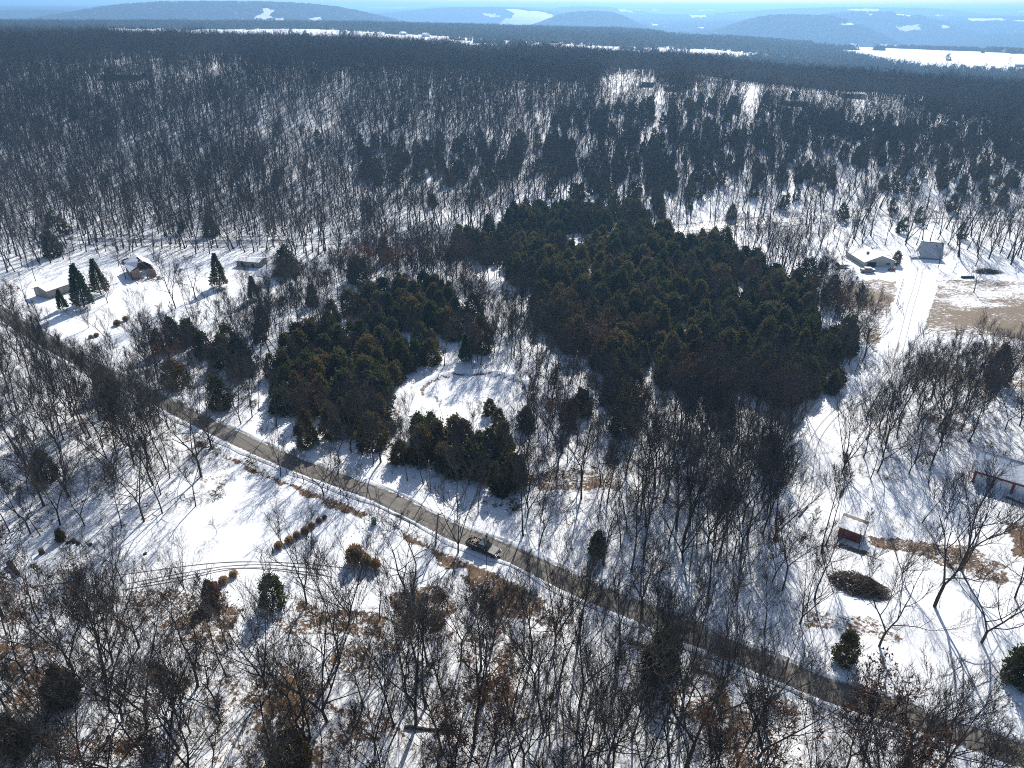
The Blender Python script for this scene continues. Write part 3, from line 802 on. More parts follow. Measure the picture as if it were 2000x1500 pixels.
def road_mat():
    m, nt, b = mat('worn_asphalt')
    P = geopos(nt); ac = attr(nt, 'across')
    f = noise(nt, 1.3, 6, .65, P); g = noise(nt, 14, 3, .6, P)
    c = ramp(nt, math_(nt, 'ADD', math_(nt, 'MULTIPLY', f, .7), math_(nt, 'MULTIPLY', g, .3)), [(.3, (.075, .066, .056)), (.7, (.17, .15, .125))])
    tr_ = math_(nt, 'ABSOLUTE', math_(nt, 'SUBTRACT', math_(nt, 'ABSOLUTE', ac), .42))
    c = mixc(nt, math_(nt, 'MULTIPLY', smoothstep_n(nt, tr_, .22, .0), .4), c, (.21, .19, .165))
    # paler sanded middle, packed snow remnants on the edges
    ab = math_(nt, 'ABSOLUTE', ac)
    nz = noise(nt, .9, 5, .7, P)
    edge = math_(nt, 'ADD', ab, math_(nt, 'MULTIPLY', math_(nt, 'SUBTRACT', nz, .5), 1.0))
    sn = smoothstep_n(nt, edge, .80, .98)
    nt.links.new(mixc(nt, sn, c, (.74, .75, .77)), b.inputs['Base Color'])
    b.inputs['Roughness'].default_value = .75
    bump(nt, b, g, .3, .03)
    return m
M['road'] = road_mat()
strip('road', ROAD, 4.7, M['road'], .06, across=9, crown=.05)
def snow_bank(x0, seed):
    L = ROAD; T = np.gradient(L, axis=0); T /= np.linalg.norm(T, axis=1, keepdims=True); N = np.stack([T[:, 1], -T[:, 0]], 1)
    rg = np.random.default_rng(seed); n = len(L); off = np.array([-.5, -.2, .15, .5])
    j = (vnoise(np.arange(n) * .6, np.zeros(n), seed) - .5)[:, None]
    P = L[:, None] + N[:, None] * (x0 + off[None] * (1.0 + j) + j * .5)[..., None]
    hgt = np.array([0, 1, .8, 0])[None] * (.04 + .26 * fbm(np.arange(n) * .45, np.zeros(n), seed + 3, 2))[:, None]
    z = height(P[..., 0], P[..., 1]) + .075 + hgt + rg.uniform(0, .05, hgt.shape) * (hgt > 0)
    idx = np.arange(n * 4).reshape(n, 4); F = np.stack([idx[:-1, :-1], idx[:-1, 1:], idx[1:, 1:], idx[1:, :-1]], -1).reshape(-1, 4)
    o = link(bpy.data.objects.new('snow_bank', mesh_np('snow_bank', np.concatenate([P, z[..., None]], -1).reshape(-1, 3), [F], [M['snow']]))); o['kind'] = 'structure'
snow_bank(2.55, 1); snow_bank(-2.55, 2)
M['rut_snow'] = simple('grey_rut_snow', (.42, .43, .45), .8, .25, 2)  # greyer snow colour, so the driveway ruts stand out
M['packed'] = make_snow('packed_snow_track', 1.1, .80, .88, .25)
strip('snowy_driveway', TRACK, 3.4, M['packed'], .05, across=5)
m, nt, b = mat('valley_road'); nt.links.new(ramp(nt, noise(nt, .3, 5, .7, geopos(nt)), [(.4, (.12, .11, .10)), (.55, (.7, .71, .73))]), b.inputs['Base Color']); M['vroad'] = m
strip('valley_road', VALLEY_ROAD, 4.5, M['vroad'], .08, across=4)

# ---- wheel ruts pressed through the snow (thin dark ribbons on the ground)
M['rut'] = simple('rut_mud', (.16, .14, .13), .8, .5, 1.5)
RUTS = [
    [(60, 1147), (200, 1128), (370, 1105), (450, 1098), (520, 1098), (600, 1102), (700, 1112)],
    [(250, 1140), (400, 1112), (470, 1104), (540, 1104), (640, 1114)],
    [(240, 1152), (350, 1134), (440, 1114), (510, 1109), (600, 1118), (650, 1128)],
    [(270, 1143), (390, 1120), (450, 1110), (530, 1113), (620, 1126)],
]
for r in RUTS:
    strip('wheel_rut', smooth_line(wl_(r), .8), .13, M['rut'], .035, across=2, ragged=1.2)
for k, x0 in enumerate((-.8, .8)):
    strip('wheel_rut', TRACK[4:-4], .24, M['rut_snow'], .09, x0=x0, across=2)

# ---- ponds
def pond(name, c, r, dz):
    n = 72; a = np.linspace(0, 2 * np.pi, n, endpoint=False)
    V = [[c[0], c[1], dz]] ; rings = 5
    for k in range(1, rings + 1):
        f = k / rings * 1.02
        for t in a: V.append([c[0] + r[0] * f * math.cos(t), c[1] + r[1] * f * math.sin(t), dz])
    T = [[0, 1 + i, 1 + (i + 1) % n] for i in range(n)]
    Q = []
    for k in range(rings - 1):
        for i in range(n):
            Q.append([1 + k * n + i, 1 + (k + 1) * n + i, 1 + (k + 1) * n + (i + 1) % n, 1 + k * n + (i + 1) % n])
    me = mesh_np(name, np.array(V, float), [np.array(T), np.array(Q)], [M['ice']])
    o = link(bpy.data.objects.new(name, me)); o['kind'] = 'structure'
M['ice'] = make_snow('snow_covered_ice', .35, .76, .87, .25)
pond('frozen_pond', POND, POND_R, -.62)
pond('frozen_pond', POND2, POND2_R, -.22)

# ------------------------------------------------------------------ where the plants stand
def scatter(spacing, rmin, rmax, umax=.98, seed=1, jitter=.42):
    rng = np.random.default_rng(seed)
    xs = np.arange(-rmax * .75, rmax * .75, spacing); ys = np.arange(12, rmax, spacing)
    X, Y = np.meshgrid(xs, ys)
    X = X + (Y / spacing % 2 > 1) * spacing * .5
    X = X + rng.uniform(-jitter, jitter, X.shape) * spacing; Y = Y + rng.uniform(-jitter, jitter, Y.shape) * spacing
    X, Y = X.ravel(), Y.ravel(); D = np.hypot(X, Y)
    lim = np.where(D < 150, np.tan(np.radians(53)), np.where(D < 300, .86, .72))
    k = (D > rmin) & (D < rmax) & (np.abs(X) < lim * Y + 6)
    return X[k], Y[k], rng

REG = [  # polygon, bare spacing, cedar spacing, heights, name
    ('clear', P_STRIP, 30, 99, (6, 9)), ('clear', P_STRIP2, 99, 99, (6, 9)),
    ('small_clearing', [(910, 562), (1015, 558), (1020, 590), (985, 612), (930, 612), (910, 590)], 8, 9, (4, 7)), ('cedar_up', P_CED_UP, 14, 4.4, (8, 12)),
    ('cedar_main', P_CED_MAIN, 8.5, 4.1, (4.5, 12)), ('pond_front', P_POND_FRONT, 7.5, 12, (4, 6.5)), ('cedar_left', P_CED_L, 7.5, 4.0, (5.5, 11)), ('cedar_left', P_CED_F, 7.5, 3.7, (5.5, 10)),
    ('grey_mid', P_GREY_MID, 3.4, 6.5, (8, 13)), ('mix_right', P_MIX_R, 5.5, 8, (9, 14)),
    ('clump_right', P_CLUMP_R, 4.6, 7, (10, 14)), ('verge', P_VERGE, 4.4, 5.5, (7, 11)), ('mix_ne', P_MIX_NE, 3.8, 7, (8, 12)),
    ('lawn_left', P_LAWN_L, 99, 99, (5, 8)), ('home_left', P_HOME_L, 15, 60, (8, 12)), ('home_right', P_HOME_R, 99, 99, (8, 12)),
    ('lawn_right', P_LAWN_R, 24, 60, (7, 10)),
    ('wood_bottom', P_BAND, 8.5, 20, (7, 11)), ('wood_left', P_WOOD_L, 5.7, 30, (12, 17)), ('wood_bottom', P_WOOD_B, 5.1, 15, (10.5, 17)),
    ('north_road', P_NROAD, 4.3, 32, (12, 17)), ('north_road_thin', P_NROAD2, 8.5, 40, (10, 15)),
    ('wood_right', P_WOOD_R, 4.7, 20, (11, 16)), ('valley_right', P_VALLEY_R, 6.3, 24, (9, 14)),
]
def classify(X, Y):
    Z = height(X, Y); px, py = project(np.stack([X, Y, Z], -1))
    reg = np.full(X.shape, -1)
    for i, r in enumerate(REG):
        reg = np.where((reg < 0) & pip(px, py, r[1]), i, reg)
    return Z, px, py, reg

KEEPOUT = []      # (x, y, radius) discs round buildings and named trees, filled before planting
TREES = []        # dicts for bare trees
CEDARS = []
def far_enough(X, Y):
    k = np.ones(X.shape, bool)
    for x, y, r in KEEPOUT: k &= np.hypot(X - x, Y - y) > r
    k &= seg_dist(X, Y, ROAD[::2]) > 4.0
    td_ = seg_dist(X, Y, TRACK[::2]); k &= td_ > np.where(Y < 190, 4.8, 3.4)
    k &= seg_dist(X, Y, TRACK2[::3]) > 2.6
    k &= seg_dist(X, Y, VALLEY_ROAD) > 3.2
    for c, r in ((POND, POND_R), (POND2, POND2_R)):
        k &= np.sqrt(((X - c[0]) / (r[0] + 1)) ** 2 + ((Y - c[1]) / (r[1] + 1)) ** 2) > 1.12
    return k
# ------------------------------------------------------------------ houses, sheds, vehicles
M['red_paint'] = simple('red_siding', (.17, .028, .022), .6, .3, 4)
M['red_brick'] = simple('red_brown_gable', (.24, .075, .05), .8, .3, 6)
M['white_panel'] = simple('white_panel', (.70, .72, .74), .5, .06, 1)
M['grey_siding'] = simple('grey_siding', (.27, .245, .22), .8, .2, 2)
M['tan_siding'] = simple('tan_siding', (.33, .27, .20), .8, .2, 2)
M['cream_siding'] = simple('cream_siding', (.46, .43, .37), .8, .12, 2)
M['brown_wood'] = simple('weathered_brown_boards', (.13, .095, .07), .9, .4, 3)
M['rose_wood'] = simple('faded_rose_brown_wall', (.26, .17, .14), .9, .25, 2)
M['dark'] = simple('dark_opening', (.018, .016, .015), .8, .3, 2)
M['glass'] = simple('window_glass', (.03, .035, .04), .12, .2, 2, spec=.6)
M['metal'] = simple('dull_metal', (.30, .29, .27), .45, .25, 2, metallic=.3)
M['rust_metal'] = simple('rusty_roof_sheet', (.20, .165, .12), .6, .35, 2)
M['pole'] = simple('weathered_pole', (.17, .135, .105), .9, .3, 4)
M['cable'] = simple('black_cable', (.02, .02, .02), .6, .1, 2)
M['truck'] = simple('dark_grey_car_paint', (.035, .035, .038), .5, .1, 1, spec=.4)
M['tyre'] = simple('tyre_rubber', (.02, .02, .02), .8, .1, 3)
M['teal_glass'] = simple('tinted_glass', (.05, .085, .09), .08, .1, 1, spec=.8)
M['silver'] = simple('silver_trim', (.45, .46, .47), .3, .1, 1, metallic=.7)
M['red_car'] = simple('red_car_paint', (.28, .02, .02), .35, .1, 1)
M['green_bin'] = simple('green_plastic', (.02, .11, .075), .5, .2, 2)
M['dark_wood'] = simple('dark_wood', (.07, .05, .038), .9, .35, 4)
M['green_trim'] = simple('green_siding', (.04, .16, .12), .7, .2, 2)

def frame_of(p0, p1):
    p0 = Vector(p0); p1 = Vector(p1); d = p1 - p0; L = math.hypot(d.x, d.y)
    return p0, math.atan2(d.y, d.x), L

def gable_house(name, cat, label, p0, p1, depth, hw, hr, wall_m, roof_m=None, overhang=.35, ridge='along', windows=(), doors=(), group=None, fascia=None):
    """p0->p1 is the ground line of the wall that faces us; depth runs away from it. local x along, y away."""
    p0, rz, L = frame_of(p0, p1)
    roof_m = roof_m or M['roof_snow']; base = -.6
    root = empty(name, p0, rz); tag(root, label, cat, group)
    D = depth
    w = MB()
    for a, b in (((0, 0), (L, 0)), ((L, 0), (L, D)), ((L, D), (0, D)), ((0, D), (0, 0))):
        w.poly([(*a, base), (*b, base), (*b, hw), (*a, hw)])
    if ridge == 'along':
        w.poly([(0, 0, hw), (0, D, hw), (0, D / 2, hw + hr)]); w.poly([(L, 0, hw), (L, D / 2, hw + hr), (L, D, hw)])
    else:
        w.poly([(0, 0, hw), (L / 2, 0, hw + hr), (L, 0, hw)]); w.poly([(0, D, hw), (L, D, hw), (L / 2, D, hw + hr)])
    w.build('wall', wall_m, root)
    t = .16; o_ = overhang
    def slope(a, b, c, d, nm='roof'):
        r = MB(); up = Vector((0, 0, t)); q = [Vector(v) for v in (a, b, c, d)]
        r.poly([v + up for v in q]); r.poly([v for v in reversed(q)])
        for i in range(4):
            j = (i + 1) % 4; r.poly([q[i], q[j], q[j] + up, q[i] + up], 1)
        return r.build(nm, [roof_m, fascia or M['dark_wood']], root)
    if ridge == 'along':
        k = hr / (D / 2)
        slope((-o_, -o_, hw - o_ * k + .02), (L + o_, -o_, hw - o_ * k + .02), (L + o_, D / 2, hw + hr + .02), (-o_, D / 2, hw + hr + .02))
        slope((L + o_, D + o_, hw - o_ * k + .02), (-o_, D + o_, hw - o_ * k + .02), (-o_, D / 2, hw + hr + .02), (L + o_, D / 2, hw + hr + .02))
    else:
        k = hr / (L / 2)
        slope((-o_, D + o_, hw - o_ * k + .02), (-o_, -o_, hw - o_ * k + .02), (L / 2, -o_, hw + hr + .02), (L / 2, D + o_, hw + hr + .02))
        slope((L + o_, -o_, hw - o_ * k + .02), (L + o_, D + o_, hw - o_ * k + .02), (L / 2, D + o_, hw + hr + .02), (L / 2, -o_, hw + hr + .02))
    for side, u, z, ww, hh in windows:
        f = MB(); g = MB()
        if side == 'front': f.box((u, -.03, z), (ww + .2, .1, hh + .2)); g.box((u, -.1, z), (ww, .06, hh))
        else: f.box((-.03, u, z), (.1, ww + .2, hh + .2)); g.box((-.1, u, z), (.06, ww, hh))
        fo = f.build('window', M['white_panel'], root); g.build('pane', M['glass'], fo)
    for side, u, ww, hh, dm in doors:
        f = MB(); h = MB()
        if side == 'front':
            f.box((u, -.04, hh / 2), (ww, .1, hh)); h.box((u + ww * .38, -.12, hh * .48), (.08, .06, .12))
        else:
            f.box((-.04, u, hh / 2), (.1, ww, hh)); h.box((-.12, u + ww * .38, hh * .48), (.06, .08, .12))
        d_ = f.build('door', dm, root)
    return root, L

def W(px, py): return at(px, py)
def keep(p, r): KEEPOUT.append((float(p[0]), float(p[1]), r))

# -- big red and white barn at the right edge
a, bb = W(1898, 941), W(1990, 969)
d = (bb - a); d = d / np.hypot(d[0], d[1])
L = 19.0; p1 = a + d * L
root = empty('red_barn', a, math.atan2(d[1], d[0])); tag(root, 'long red and white pole barn with snow on its roof, behind the big tree', 'barn')
D, hw, hr = 8.0, 2.7, 2.0
w = MB(); w.poly([(0, 0, -.5), (0, D, -.5), (0, D, hw), (0, D / 2, hw + hr), (0, 0, hw)]); w.build('gable_wall', M['red_brick'], root)
w = MB(); w.poly([(L, 0, -.5), (L, D, -.5), (L, D, hw), (L, D / 2, hw + hr), (L, 0, hw)]); w.poly([(0, D, -.5), (L, D, -.5), (L, D, hw), (0, D, hw)]); w.build('rear_wall', M['red_brick'], root)
npan = 6; pw = L / npan
for i in range(npan):
    q = MB(); q.box((pw * (i + .5), .06, hw / 2 - .25), (pw - .22, .08, hw + .1)); q.build('wall_panel', M['white_panel'], root)
for i in range(npan + 1):
    q = MB(); q.box((pw * i if i else .12, -.02, hw / 2 - .25), (.42, .2, hw + .3)); q.build('post', M['red_paint'], root)
q = MB(); q.box((L / 2, -.1, hw - .2), (L + .3, .16, .62)); q.build('fascia', M['red_paint'], root)
k = hr / (D / 2)
for s in (0, 1):
    q = MB(); o_ = .35
    y0 = -o_ if s == 0 else D + o_
    pts = [(-.25, y0, hw - o_ * k + .03), (L + .3, y0, hw - o_ * k + .03), (L + .3, D / 2, hw + hr + .03), (-.25, D / 2, hw + hr + .03)]
    q.poly([(x, y, z + .16) for x, y, z in pts]); q.poly(list(reversed(pts)))
    for i in range(4):
        j = (i + 1) % 4; q.poly([pts[i], pts[j], (pts[j][0], pts[j][1], pts[j][2] + .16), (pts[i][0], pts[i][1], pts[i][2] + .16)], 1)
    q.build('roof', [M['roof_snow'], M['red_paint']], root)
q = MB(); q.tube([(-.3, D / 2, hw + hr + .2), (L + .3, D / 2, hw + hr + .2)], .09, 6); q.build('ridge_cap', M['metal'], root)
keep(a + d * 4 + np.array([0, 3, 0]), 8); keep(a + d * 12 + np.array([0, 3, 0]), 9)

# -- small red lean-to shed on the right lawn
a, bb = W(1635, 1046), W(1679, 1062)
p0, rz, L = frame_of(a, bb)
root = empty('garden_shed', p0, rz); tag(root, 'small dark red lean-to shed with snowy roof and bare upper edge', 'shed')
D, h0, h1 = 3.2, 1.9, 2.5
nb = 14
for i in range(nb):
    q = MB(); q.box((L * (i + .5) / nb, 0, h0 / 2 - .15), (L / nb - .03, .07, h0 + .3)); q.build('board', M['red_paint'], root)
q = MB(); q.poly([(0, .04, -.3), (0, D, -.3), (0, D, h1), (0, .04, h0)]); q.poly([(L, .04, -.3), (L, D, -.3), (L, D, h1), (L, .04, h0)]); q.poly([(0, D, -.3), (L, D, -.3), (L, D, h1), (0, D, h1)]); q.poly([(0, .045, -.3), (L, .045, -.3), (L, .045, h0), (0, .045, h0)]); q.build('wall', M['tan_siding'], root)
q = MB(); pts = [(-.25, -.3, h0 + .04), (L + .3, -.3, h0 + .04), (L + .3, D + .2, h1 + .06), (-.25, D + .2, h1 + .06)]
q.poly([(x, y, z + .06) for x, y, z in pts]); q.poly(list(reversed(pts)))
for i in range(4):
    j = (i + 1) % 4; q.poly([pts[i], pts[j], (pts[j][0], pts[j][1], pts[j][2] + .06), (pts[i][0], pts[i][1], pts[i][2] + .06)])
q.build('roof', M['rust_metal'], root)
q = MB()
nx_ = 12
for i in range(nx_):
    for s, e in ((i, i + 1),):
        x0, x1 = -.2 + (L + .4) * s / nx_, -.2 + (L + .4) * e / nx_
        y1a, y1b = 2.55 + .1 * math.sin(s * 2.1), 2.55 + .1 * math.sin(e * 2.1)
        f = lambda y: h0 + .04 + (y + .3) / (D + .5) * (h1 - h0 + .02)
        q.poly([(x0, -.26, f(-.26) + .16), (x1, -.26, f(-.26) + .16), (x1, y1b, f(y1b) + .12), (x0, y1a, f(y1a) + .12)])
        q.poly([(x0, -.28, f(-.28) + .05), (x1, -.28, f(-.28) + .05), (x1, -.26, f(-.26) + .16), (x0, -.26, f(-.26) + .16)])
q.build('roof_snow', M['roof_snow'], root)
q = MB(); q.box((L + .05, -.9, 1.1), (.1, .1, 2.4)); q.build('post', M['dark_wood'], root)
keep(a, 4); keep(bb, 4)

# -- left homestead
r_, _ = gable_house('shed', 'shed', 'pale grey-walled shed with a wide snow-covered roof beside the lone pole', W(70, 578), W(96, 584), 12.5, 2.5, 1.0, M['grey_siding'],
    ridge='cross', windows=(('front', 1.6, 1.5, .9, .7),), doors=())
keep(W(100, 572), 10)
def wall_box(root, nm, p0, p1, h0, h1, m, t=.25):
    q = MB(); p0 = Vector(p0); p1 = Vector(p1); n = Vector((-(p1 - p0).y, (p1 - p0).x, 0)).normalized() * t
    q.poly([p0, p1, p1 + Vector((0, 0, h1)), p0 + Vector((0, 0, h0))]); q.poly([p0 + n, p0 + n + Vector((0, 0, h0)), p1 + n + Vector((0, 0, h1)), p1 + n])
    q.poly([p0 + Vector((0, 0, h0)), p1 + Vector((0, 0, h1)), p1 + n + Vector((0, 0, h1)), p0 + n + Vector((0, 0, h0))])
    q.poly([p0, p0 + Vector((0, 0, h0)), p0 + n + Vector((0, 0, h0)), p0 + n]); q.poly([p1, p1 + n, p1 + n + Vector((0, 0, h1)), p1 + Vector((0, 0, h1))])
    return q.build(nm, m, root)
a, bb = W(259, 548), W(306, 540)
p0, rz, L = frame_of(a, bb)
root = empty('ruined_house', p0, rz); tag(root, 'ruined brown house with its front burnt open and snow lying inside', 'house')
D, hw, hr = 11.0, 2.8, 2.6
wall_box(root, 'front_wall', (0, 0, -.5), (L * .36, 0, -.5), hw + .3, hw + 1.5, M['rose_wood'])
wall_box(root, 'front_wall', (L * .72, 0, -.5), (L, 0, -.5), hw + .9, hw - .2, M['rose_wood'])
wall_box(root, 'side_wall', (0, D, -.5), (0, 0, -.5), hw + .3, hw + .3, M['brown_wood'])
wall_box(root, 'side_wall', (L, 0, -.5), (L, D, -.5), hw - .2, hw, M['brown_wood'])
wall_box(root, 'rear_wall', (L, D, -.5), (0, D, -.5), hw, hw, M['brown_wood'])
q = MB(); q.poly([(-.3, -.3, hw), (-.3, D, hw), (L * .5, D, hw + hr), (L * .42, 1.5, hw + hr), (L * .30, -.3, hw + hr * .6)])
q.poly([(-.3, -.3, hw + .2), (-.3, D, hw + .2), (L * .5, D, hw + hr + .2), (L * .42, 1.5, hw + hr + .2), (L * .30, -.3, hw + hr * .6 + .2)])
q.build('roof', M['roof_snow'], root)
q = MB(); q.poly([(L + .3, 2.5, hw - .1), (L + .3, D, hw), (L * .5, D, hw + hr + .1), (L * .6, 4.5, hw + hr * .8)]); q.poly([(L + .3, 2.5, hw + .1), (L + .3, D, hw + .2), (L * .5, D, hw + hr + .3), (L * .6, 4.5, hw + hr * .8 + .2)])
q.build('roof', M['roof_snow'], root)
for i in range(5):
    q = MB(); y = .8 + i * 1.3; q.tube([(L * .3, y, hw + .4 + i * .1), (L * .5, y, hw + hr - .3), (L * .75, y, hw + .3)], .07, 4); q.build('rafter', M['dark'], root)
rng = np.random.default_rng(5)
q = MB()
for i in range(60):
    q.box((rng.uniform(L * .1, L * 1.2), rng.uniform(-4.5, 3), rng.uniform(-.2, .7)), (rng.uniform(.8, 2.6), .14, .1), rng.uniform(0, 3.1), 0, 0, rng.uniform(-.5, .5))
o = q.build('rubble', M['brown_wood'], root); o['kind'] = 'stuff'
q = MB(); n = 10
for i in range(n):
    t0, t1 = i / n * 6.283, (i + 1) / n * 6.283
    q.poly([(L * .52, 1.2, .9), (L * .52 + L * .24 * math.cos(t0), 1.2 + 2.8 * math.sin(t0), -.2), (L * .52 + L * .24 * math.cos(t1), 1.2 + 2.8 * math.sin(t1), -.2)])
q.build('snow_heap', M['snow'], root)
keep(W(283, 540), 10)
gable_house('shed', 'shed', 'long low grey shed with a flat snowy roof behind the dark evergreen', W(463, 520), W(507, 524), 5, 2.0, .5, M['grey_siding'], doors=(('front', 2.2, 1.0, 1.7, M['dark']), ('front', 6.2, .9, 1.2, M['dark'])))
keep(W(485, 518), 8)
root = empty('collapsed_shed', W(522, 538), -.3); tag(root, 'low collapsed shed, roof sunk to the ground beside the long grey shed', 'shed')
q = MB(); q.poly([(-3, -2, .1), (3, -2.4, .3), (2.6, 1, 1.9), (-3.2, 1, 1.5)]); q.poly([(-3, -2, 0), (-3.2, 1, 1.35), (2.6, 1, 1.75), (3, -2.4, .15)]); q.build('roof', M['roof_snow'], root)
q = MB(); q.poly([(-3.2, 1, 1.4), (2.6, 1, 1.8), (3, 3.4, .2), (-3, 3.2, .2)]); q.build('rear_roof', M['brown_wood'], root)
wall_box(root, 'wall', (-3, 2.6, -.3), (-3, -1.6, -.3), 1.2, .8, M['brown_wood'], .1); wall_box(root, 'wall', (2.7, -1.8, -.3), (2.7, 2.8, -.3), .9, 1.2, M['brown_wood'], .1)
keep(W(522, 538), 4)
# round pool rim
c = W(257, 511)
root = empty('round_pool', c); tag(root, 'round above-ground pool with a dark rim, full of snow', 'pool')
q = MB(); pts = [(2.9 * math.cos(t), 2.9 * math.sin(t), .55) for t in np.linspace(0, 6.2832, 25)]; q.tube(pts, .16, 5, cap=False); q.build('rim', M['dark'], root)
q = MB()
for i in range(24):
    t0, t1 = i * math.pi / 12, (i + 1) * math.pi / 12
    q.poly([(2.85 * math.cos(t0), 2.85 * math.sin(t0), -.3), (2.85 * math.cos(t1), 2.85 * math.sin(t1), -.3), (2.85 * math.cos(t1), 2.85 * math.sin(t1), .5), (2.85 * math.cos(t0), 2.85 * math.sin(t0), .5)])
q.build('wall', M['dark_wood'], root)
q = MB(); q.poly([(2.8 * math.cos(t), 2.8 * math.sin(t), .3) for t in np.linspace(0, 6.2832, 24, endpoint=False)]); q.build('snow_fill', M['snow'], root)
keep(c, 4)

# -- right homestead
r_, _ = gable_house('farmhouse', 'house', 'cream house with a broad white snow roof, its gable end facing the snowy yard', W(1687, 522), W(1747, 522), 13, 2.0, 2.0, M['cream_siding'], ridge='cross', overhang=.6,
    windows=(('front', 8.6, 1.1, 1.4, .9),), doors=(('front', 2.6, 3.2, 1.75, M['dark']),))
r_.rotation_euler[2] += 0.06
rf = [c for c in r_.children if c.name.startswith('roof')]
for k_, (x_, y_, z_) in enumerate(((3.4, 5.0, 3.3), (7.5, 9.5, 3.5))):
    q = MB(); q.box((x_, y_, z_), (.5, .5, 1.0) if k_ else (.75, .6, 1.4)); q.build('chimney', M['red_brick'] if k_ == 0 else M['metal'], rf[k_])
keep(W(1715, 512), 12)
# steep-roofed building
a, bb = W(1797, 505), W(1838, 508)
p0, rz, L = frame_of(a, bb)
root = empty('steep_roof_barn', p0, rz); tag(root, 'tan barn with a steep blue-grey snowy roof at the end of the driveway', 'barn')
D, hh = 6.5, 5.2
q = MB(); q.poly([(0, 0, -.4), (0, 0, .7), (0, D * .45, hh), (0, D, .8), (0, D, -.4)]); q.poly([(L, 0, -.4), (L, 0, .7), (L, D * .45, hh), (L, D, .8), (L, D, -.4)])
q.poly([(0, 0, -.4), (L, 0, -.4), (L, 0, .7), (0, 0, .7)]); q.build('wall', M['tan_siding'], root)
M['blue_snow'] = make_snow('thin_snow_on_slate', 3.0, .34, .62, .3)  # front slope gets a darker blue-grey snow than the rear slope
q = MB(); q.poly([(-.3, -.3, .45), (L + .3, -.3, .45), (L + .3, D * .45, hh + .1), (-.3, D * .45, hh + .1)]); q.poly([(-.3, -.3, .6), (L + .3, -.3, .6), (L + .3, D * .45, hh + .25), (-.3, D * .45, hh + .25)]); q.build('front_roof', M['blue_snow'], root)
q = MB(); q.poly([(-.3, D + .3, .45), (L + .3, D + .3, .45), (L + .3, D * .45, hh + .1), (-.3, D * .45, hh + .1)]); q.build('rear_roof', M['roof_snow'], root)
q = MB(); q.box((L / 2, D * .45, hh + .3), (L + .7, .3, .14)); q.build('ridge_cap', M['dark'], root)
q = MB(); q.box((-.04, D * .4, 2.6), (.08, 1.1, 1.2)); wv = q.build('window', M['white_panel'], root); q = MB(); q.box((-.1, D * .4, 2.6), (.04, .9, 1.0)); q.build('pane', M['glass'], wv)
q = MB(); q.poly([(-.05, D * .5, 1.6), (-3.4, D * .5, .5), (-3.2, -1.5, .35), (-.05, 0, .9)]); q.poly([(-.05, D * .5, 1.75), (-3.4, D * .5, .65), (-3.2, -1.5, .5), (-.05, 0, 1.05)]); q.build('lean_to_roof', M['roof_snow'], root)
for x_, y_ in ((-3.1, -1.2), (-3.2, D * .45)):
    q = MB(); q.box((x_, y_, .1), (.14, .14, .9)); q.build('post', M['dark_wood'], root)
keep(W(1815, 500), 9)

def car_body(L, Wd, H, bonnet, boot, cab_h, z0=.35):
    pr = [(0, z0), (0, z0 + H * .5), (bonnet * .1, z0 + H * .55), (bonnet, z0 + H * .62), (bonnet + .55, H + z0), (L - boot - .5, H + z0), (L - boot, z0 + H * .62), (L - .1, z0 + H * .56), (L, z0 + H * .45), (L, z0)]
    return pr
def wheel(parent, x, y, r=.36):
    q = MB(); q.tube([(x, y - .12, r), (x, y + .12, r)], r, 14); w_ = q.build('wheel', M['tyre'], parent)
    q = MB(); s = 1 if y > 0 else -1; q.tube([(x, y + s * .10, r), (x, y + s * .14, r)], r * .58, 10); q.build('rim', M['silver'], w_)

# parked car under snow
root = empty('parked_car', W(1680, 531), math.atan2(*(W(1706, 532) - W(1680, 531))[1::-1])); tag(root, 'parked car blanketed in snow, standing on the yard before the cream house', 'car')
q = MB(); pr = car_body(4.7, 1.8, 1.15, 1.2, .9, .5)
q.prism([(x, 0, z) for x, z in pr], (0, -.9, 0), (0, .9, 0)); q.build('body', M['grey_siding'], root, bevel=.06)
q = MB(); q.box((2.3, 0, 1.60), (2.3, 1.6, .2)); q.box((.6, 0, 1.13), (1.1, 1.6, .14)); q.box((4.25, 0, 1.12), (.8, 1.6, .14)); q.build('snow_cap', M['roof_snow'], root, bevel=.05)
for s in (-1, 1):
    q = MB(); q.box((2.35, s * .905, 1.28), (2.0, .03, .34)); q.build('side_window', M['glass'], root)
    for x in (.85, 3.85): wheel(root, x, s * .82, .33)
root = empty('ride_on_mower', W(1740, 529), .1); tag(root, 'small red ride-on mower parked at the cream house', 'mower')
q = MB(); q.box((.9, 0, .75), (1.0, .8, .5)); q.box((-.1, 0, .5), (1.2, .9, .25)); q.build('body', M['red_car'], root, bevel=.05)
q = MB(); q.box((-.2, 0, .8), (.5, .5, .12)); q.box((-.45, 0, 1.05), (.1, .5, .45)); q.build('seat', M['tyre'], root)
q = MB(); q.tube([(.4, 0, .9), (.2, 0, 1.25)], .03, 5); q.build('steering_column', M['tyre'], root)
for s in (-1, 1):
    wheel(root, 1.1, s * .42, .22); wheel(root, -.5, s * .45, .32)
root = empty('flatbed_trailer', W(1632, 523), .15); tag(root, 'dark flatbed trailer by the big bare tree left of the cream house', 'trailer')
q = MB(); q.box((2.4, 0, .62), (4.6, 1.8, .14)); q.build('deck', M['dark_wood'], root)
q = MB(); q.box((5.3, 0, .55), (1.5, .1, .1)); q.build('tongue', M['dark'], root)
q = MB(); q.box((.4, 0, 1.1), (1.1, 1.3, .9)); q.box((.3, 0, 1.7), (.7, .8, .4)); q.build('load', M['dark'], root, bevel=.08)
for s in (-1, 1): wheel(root, 1.6, s * 1.0, .34); wheel(root, 2.6, s * 1.0, .34)
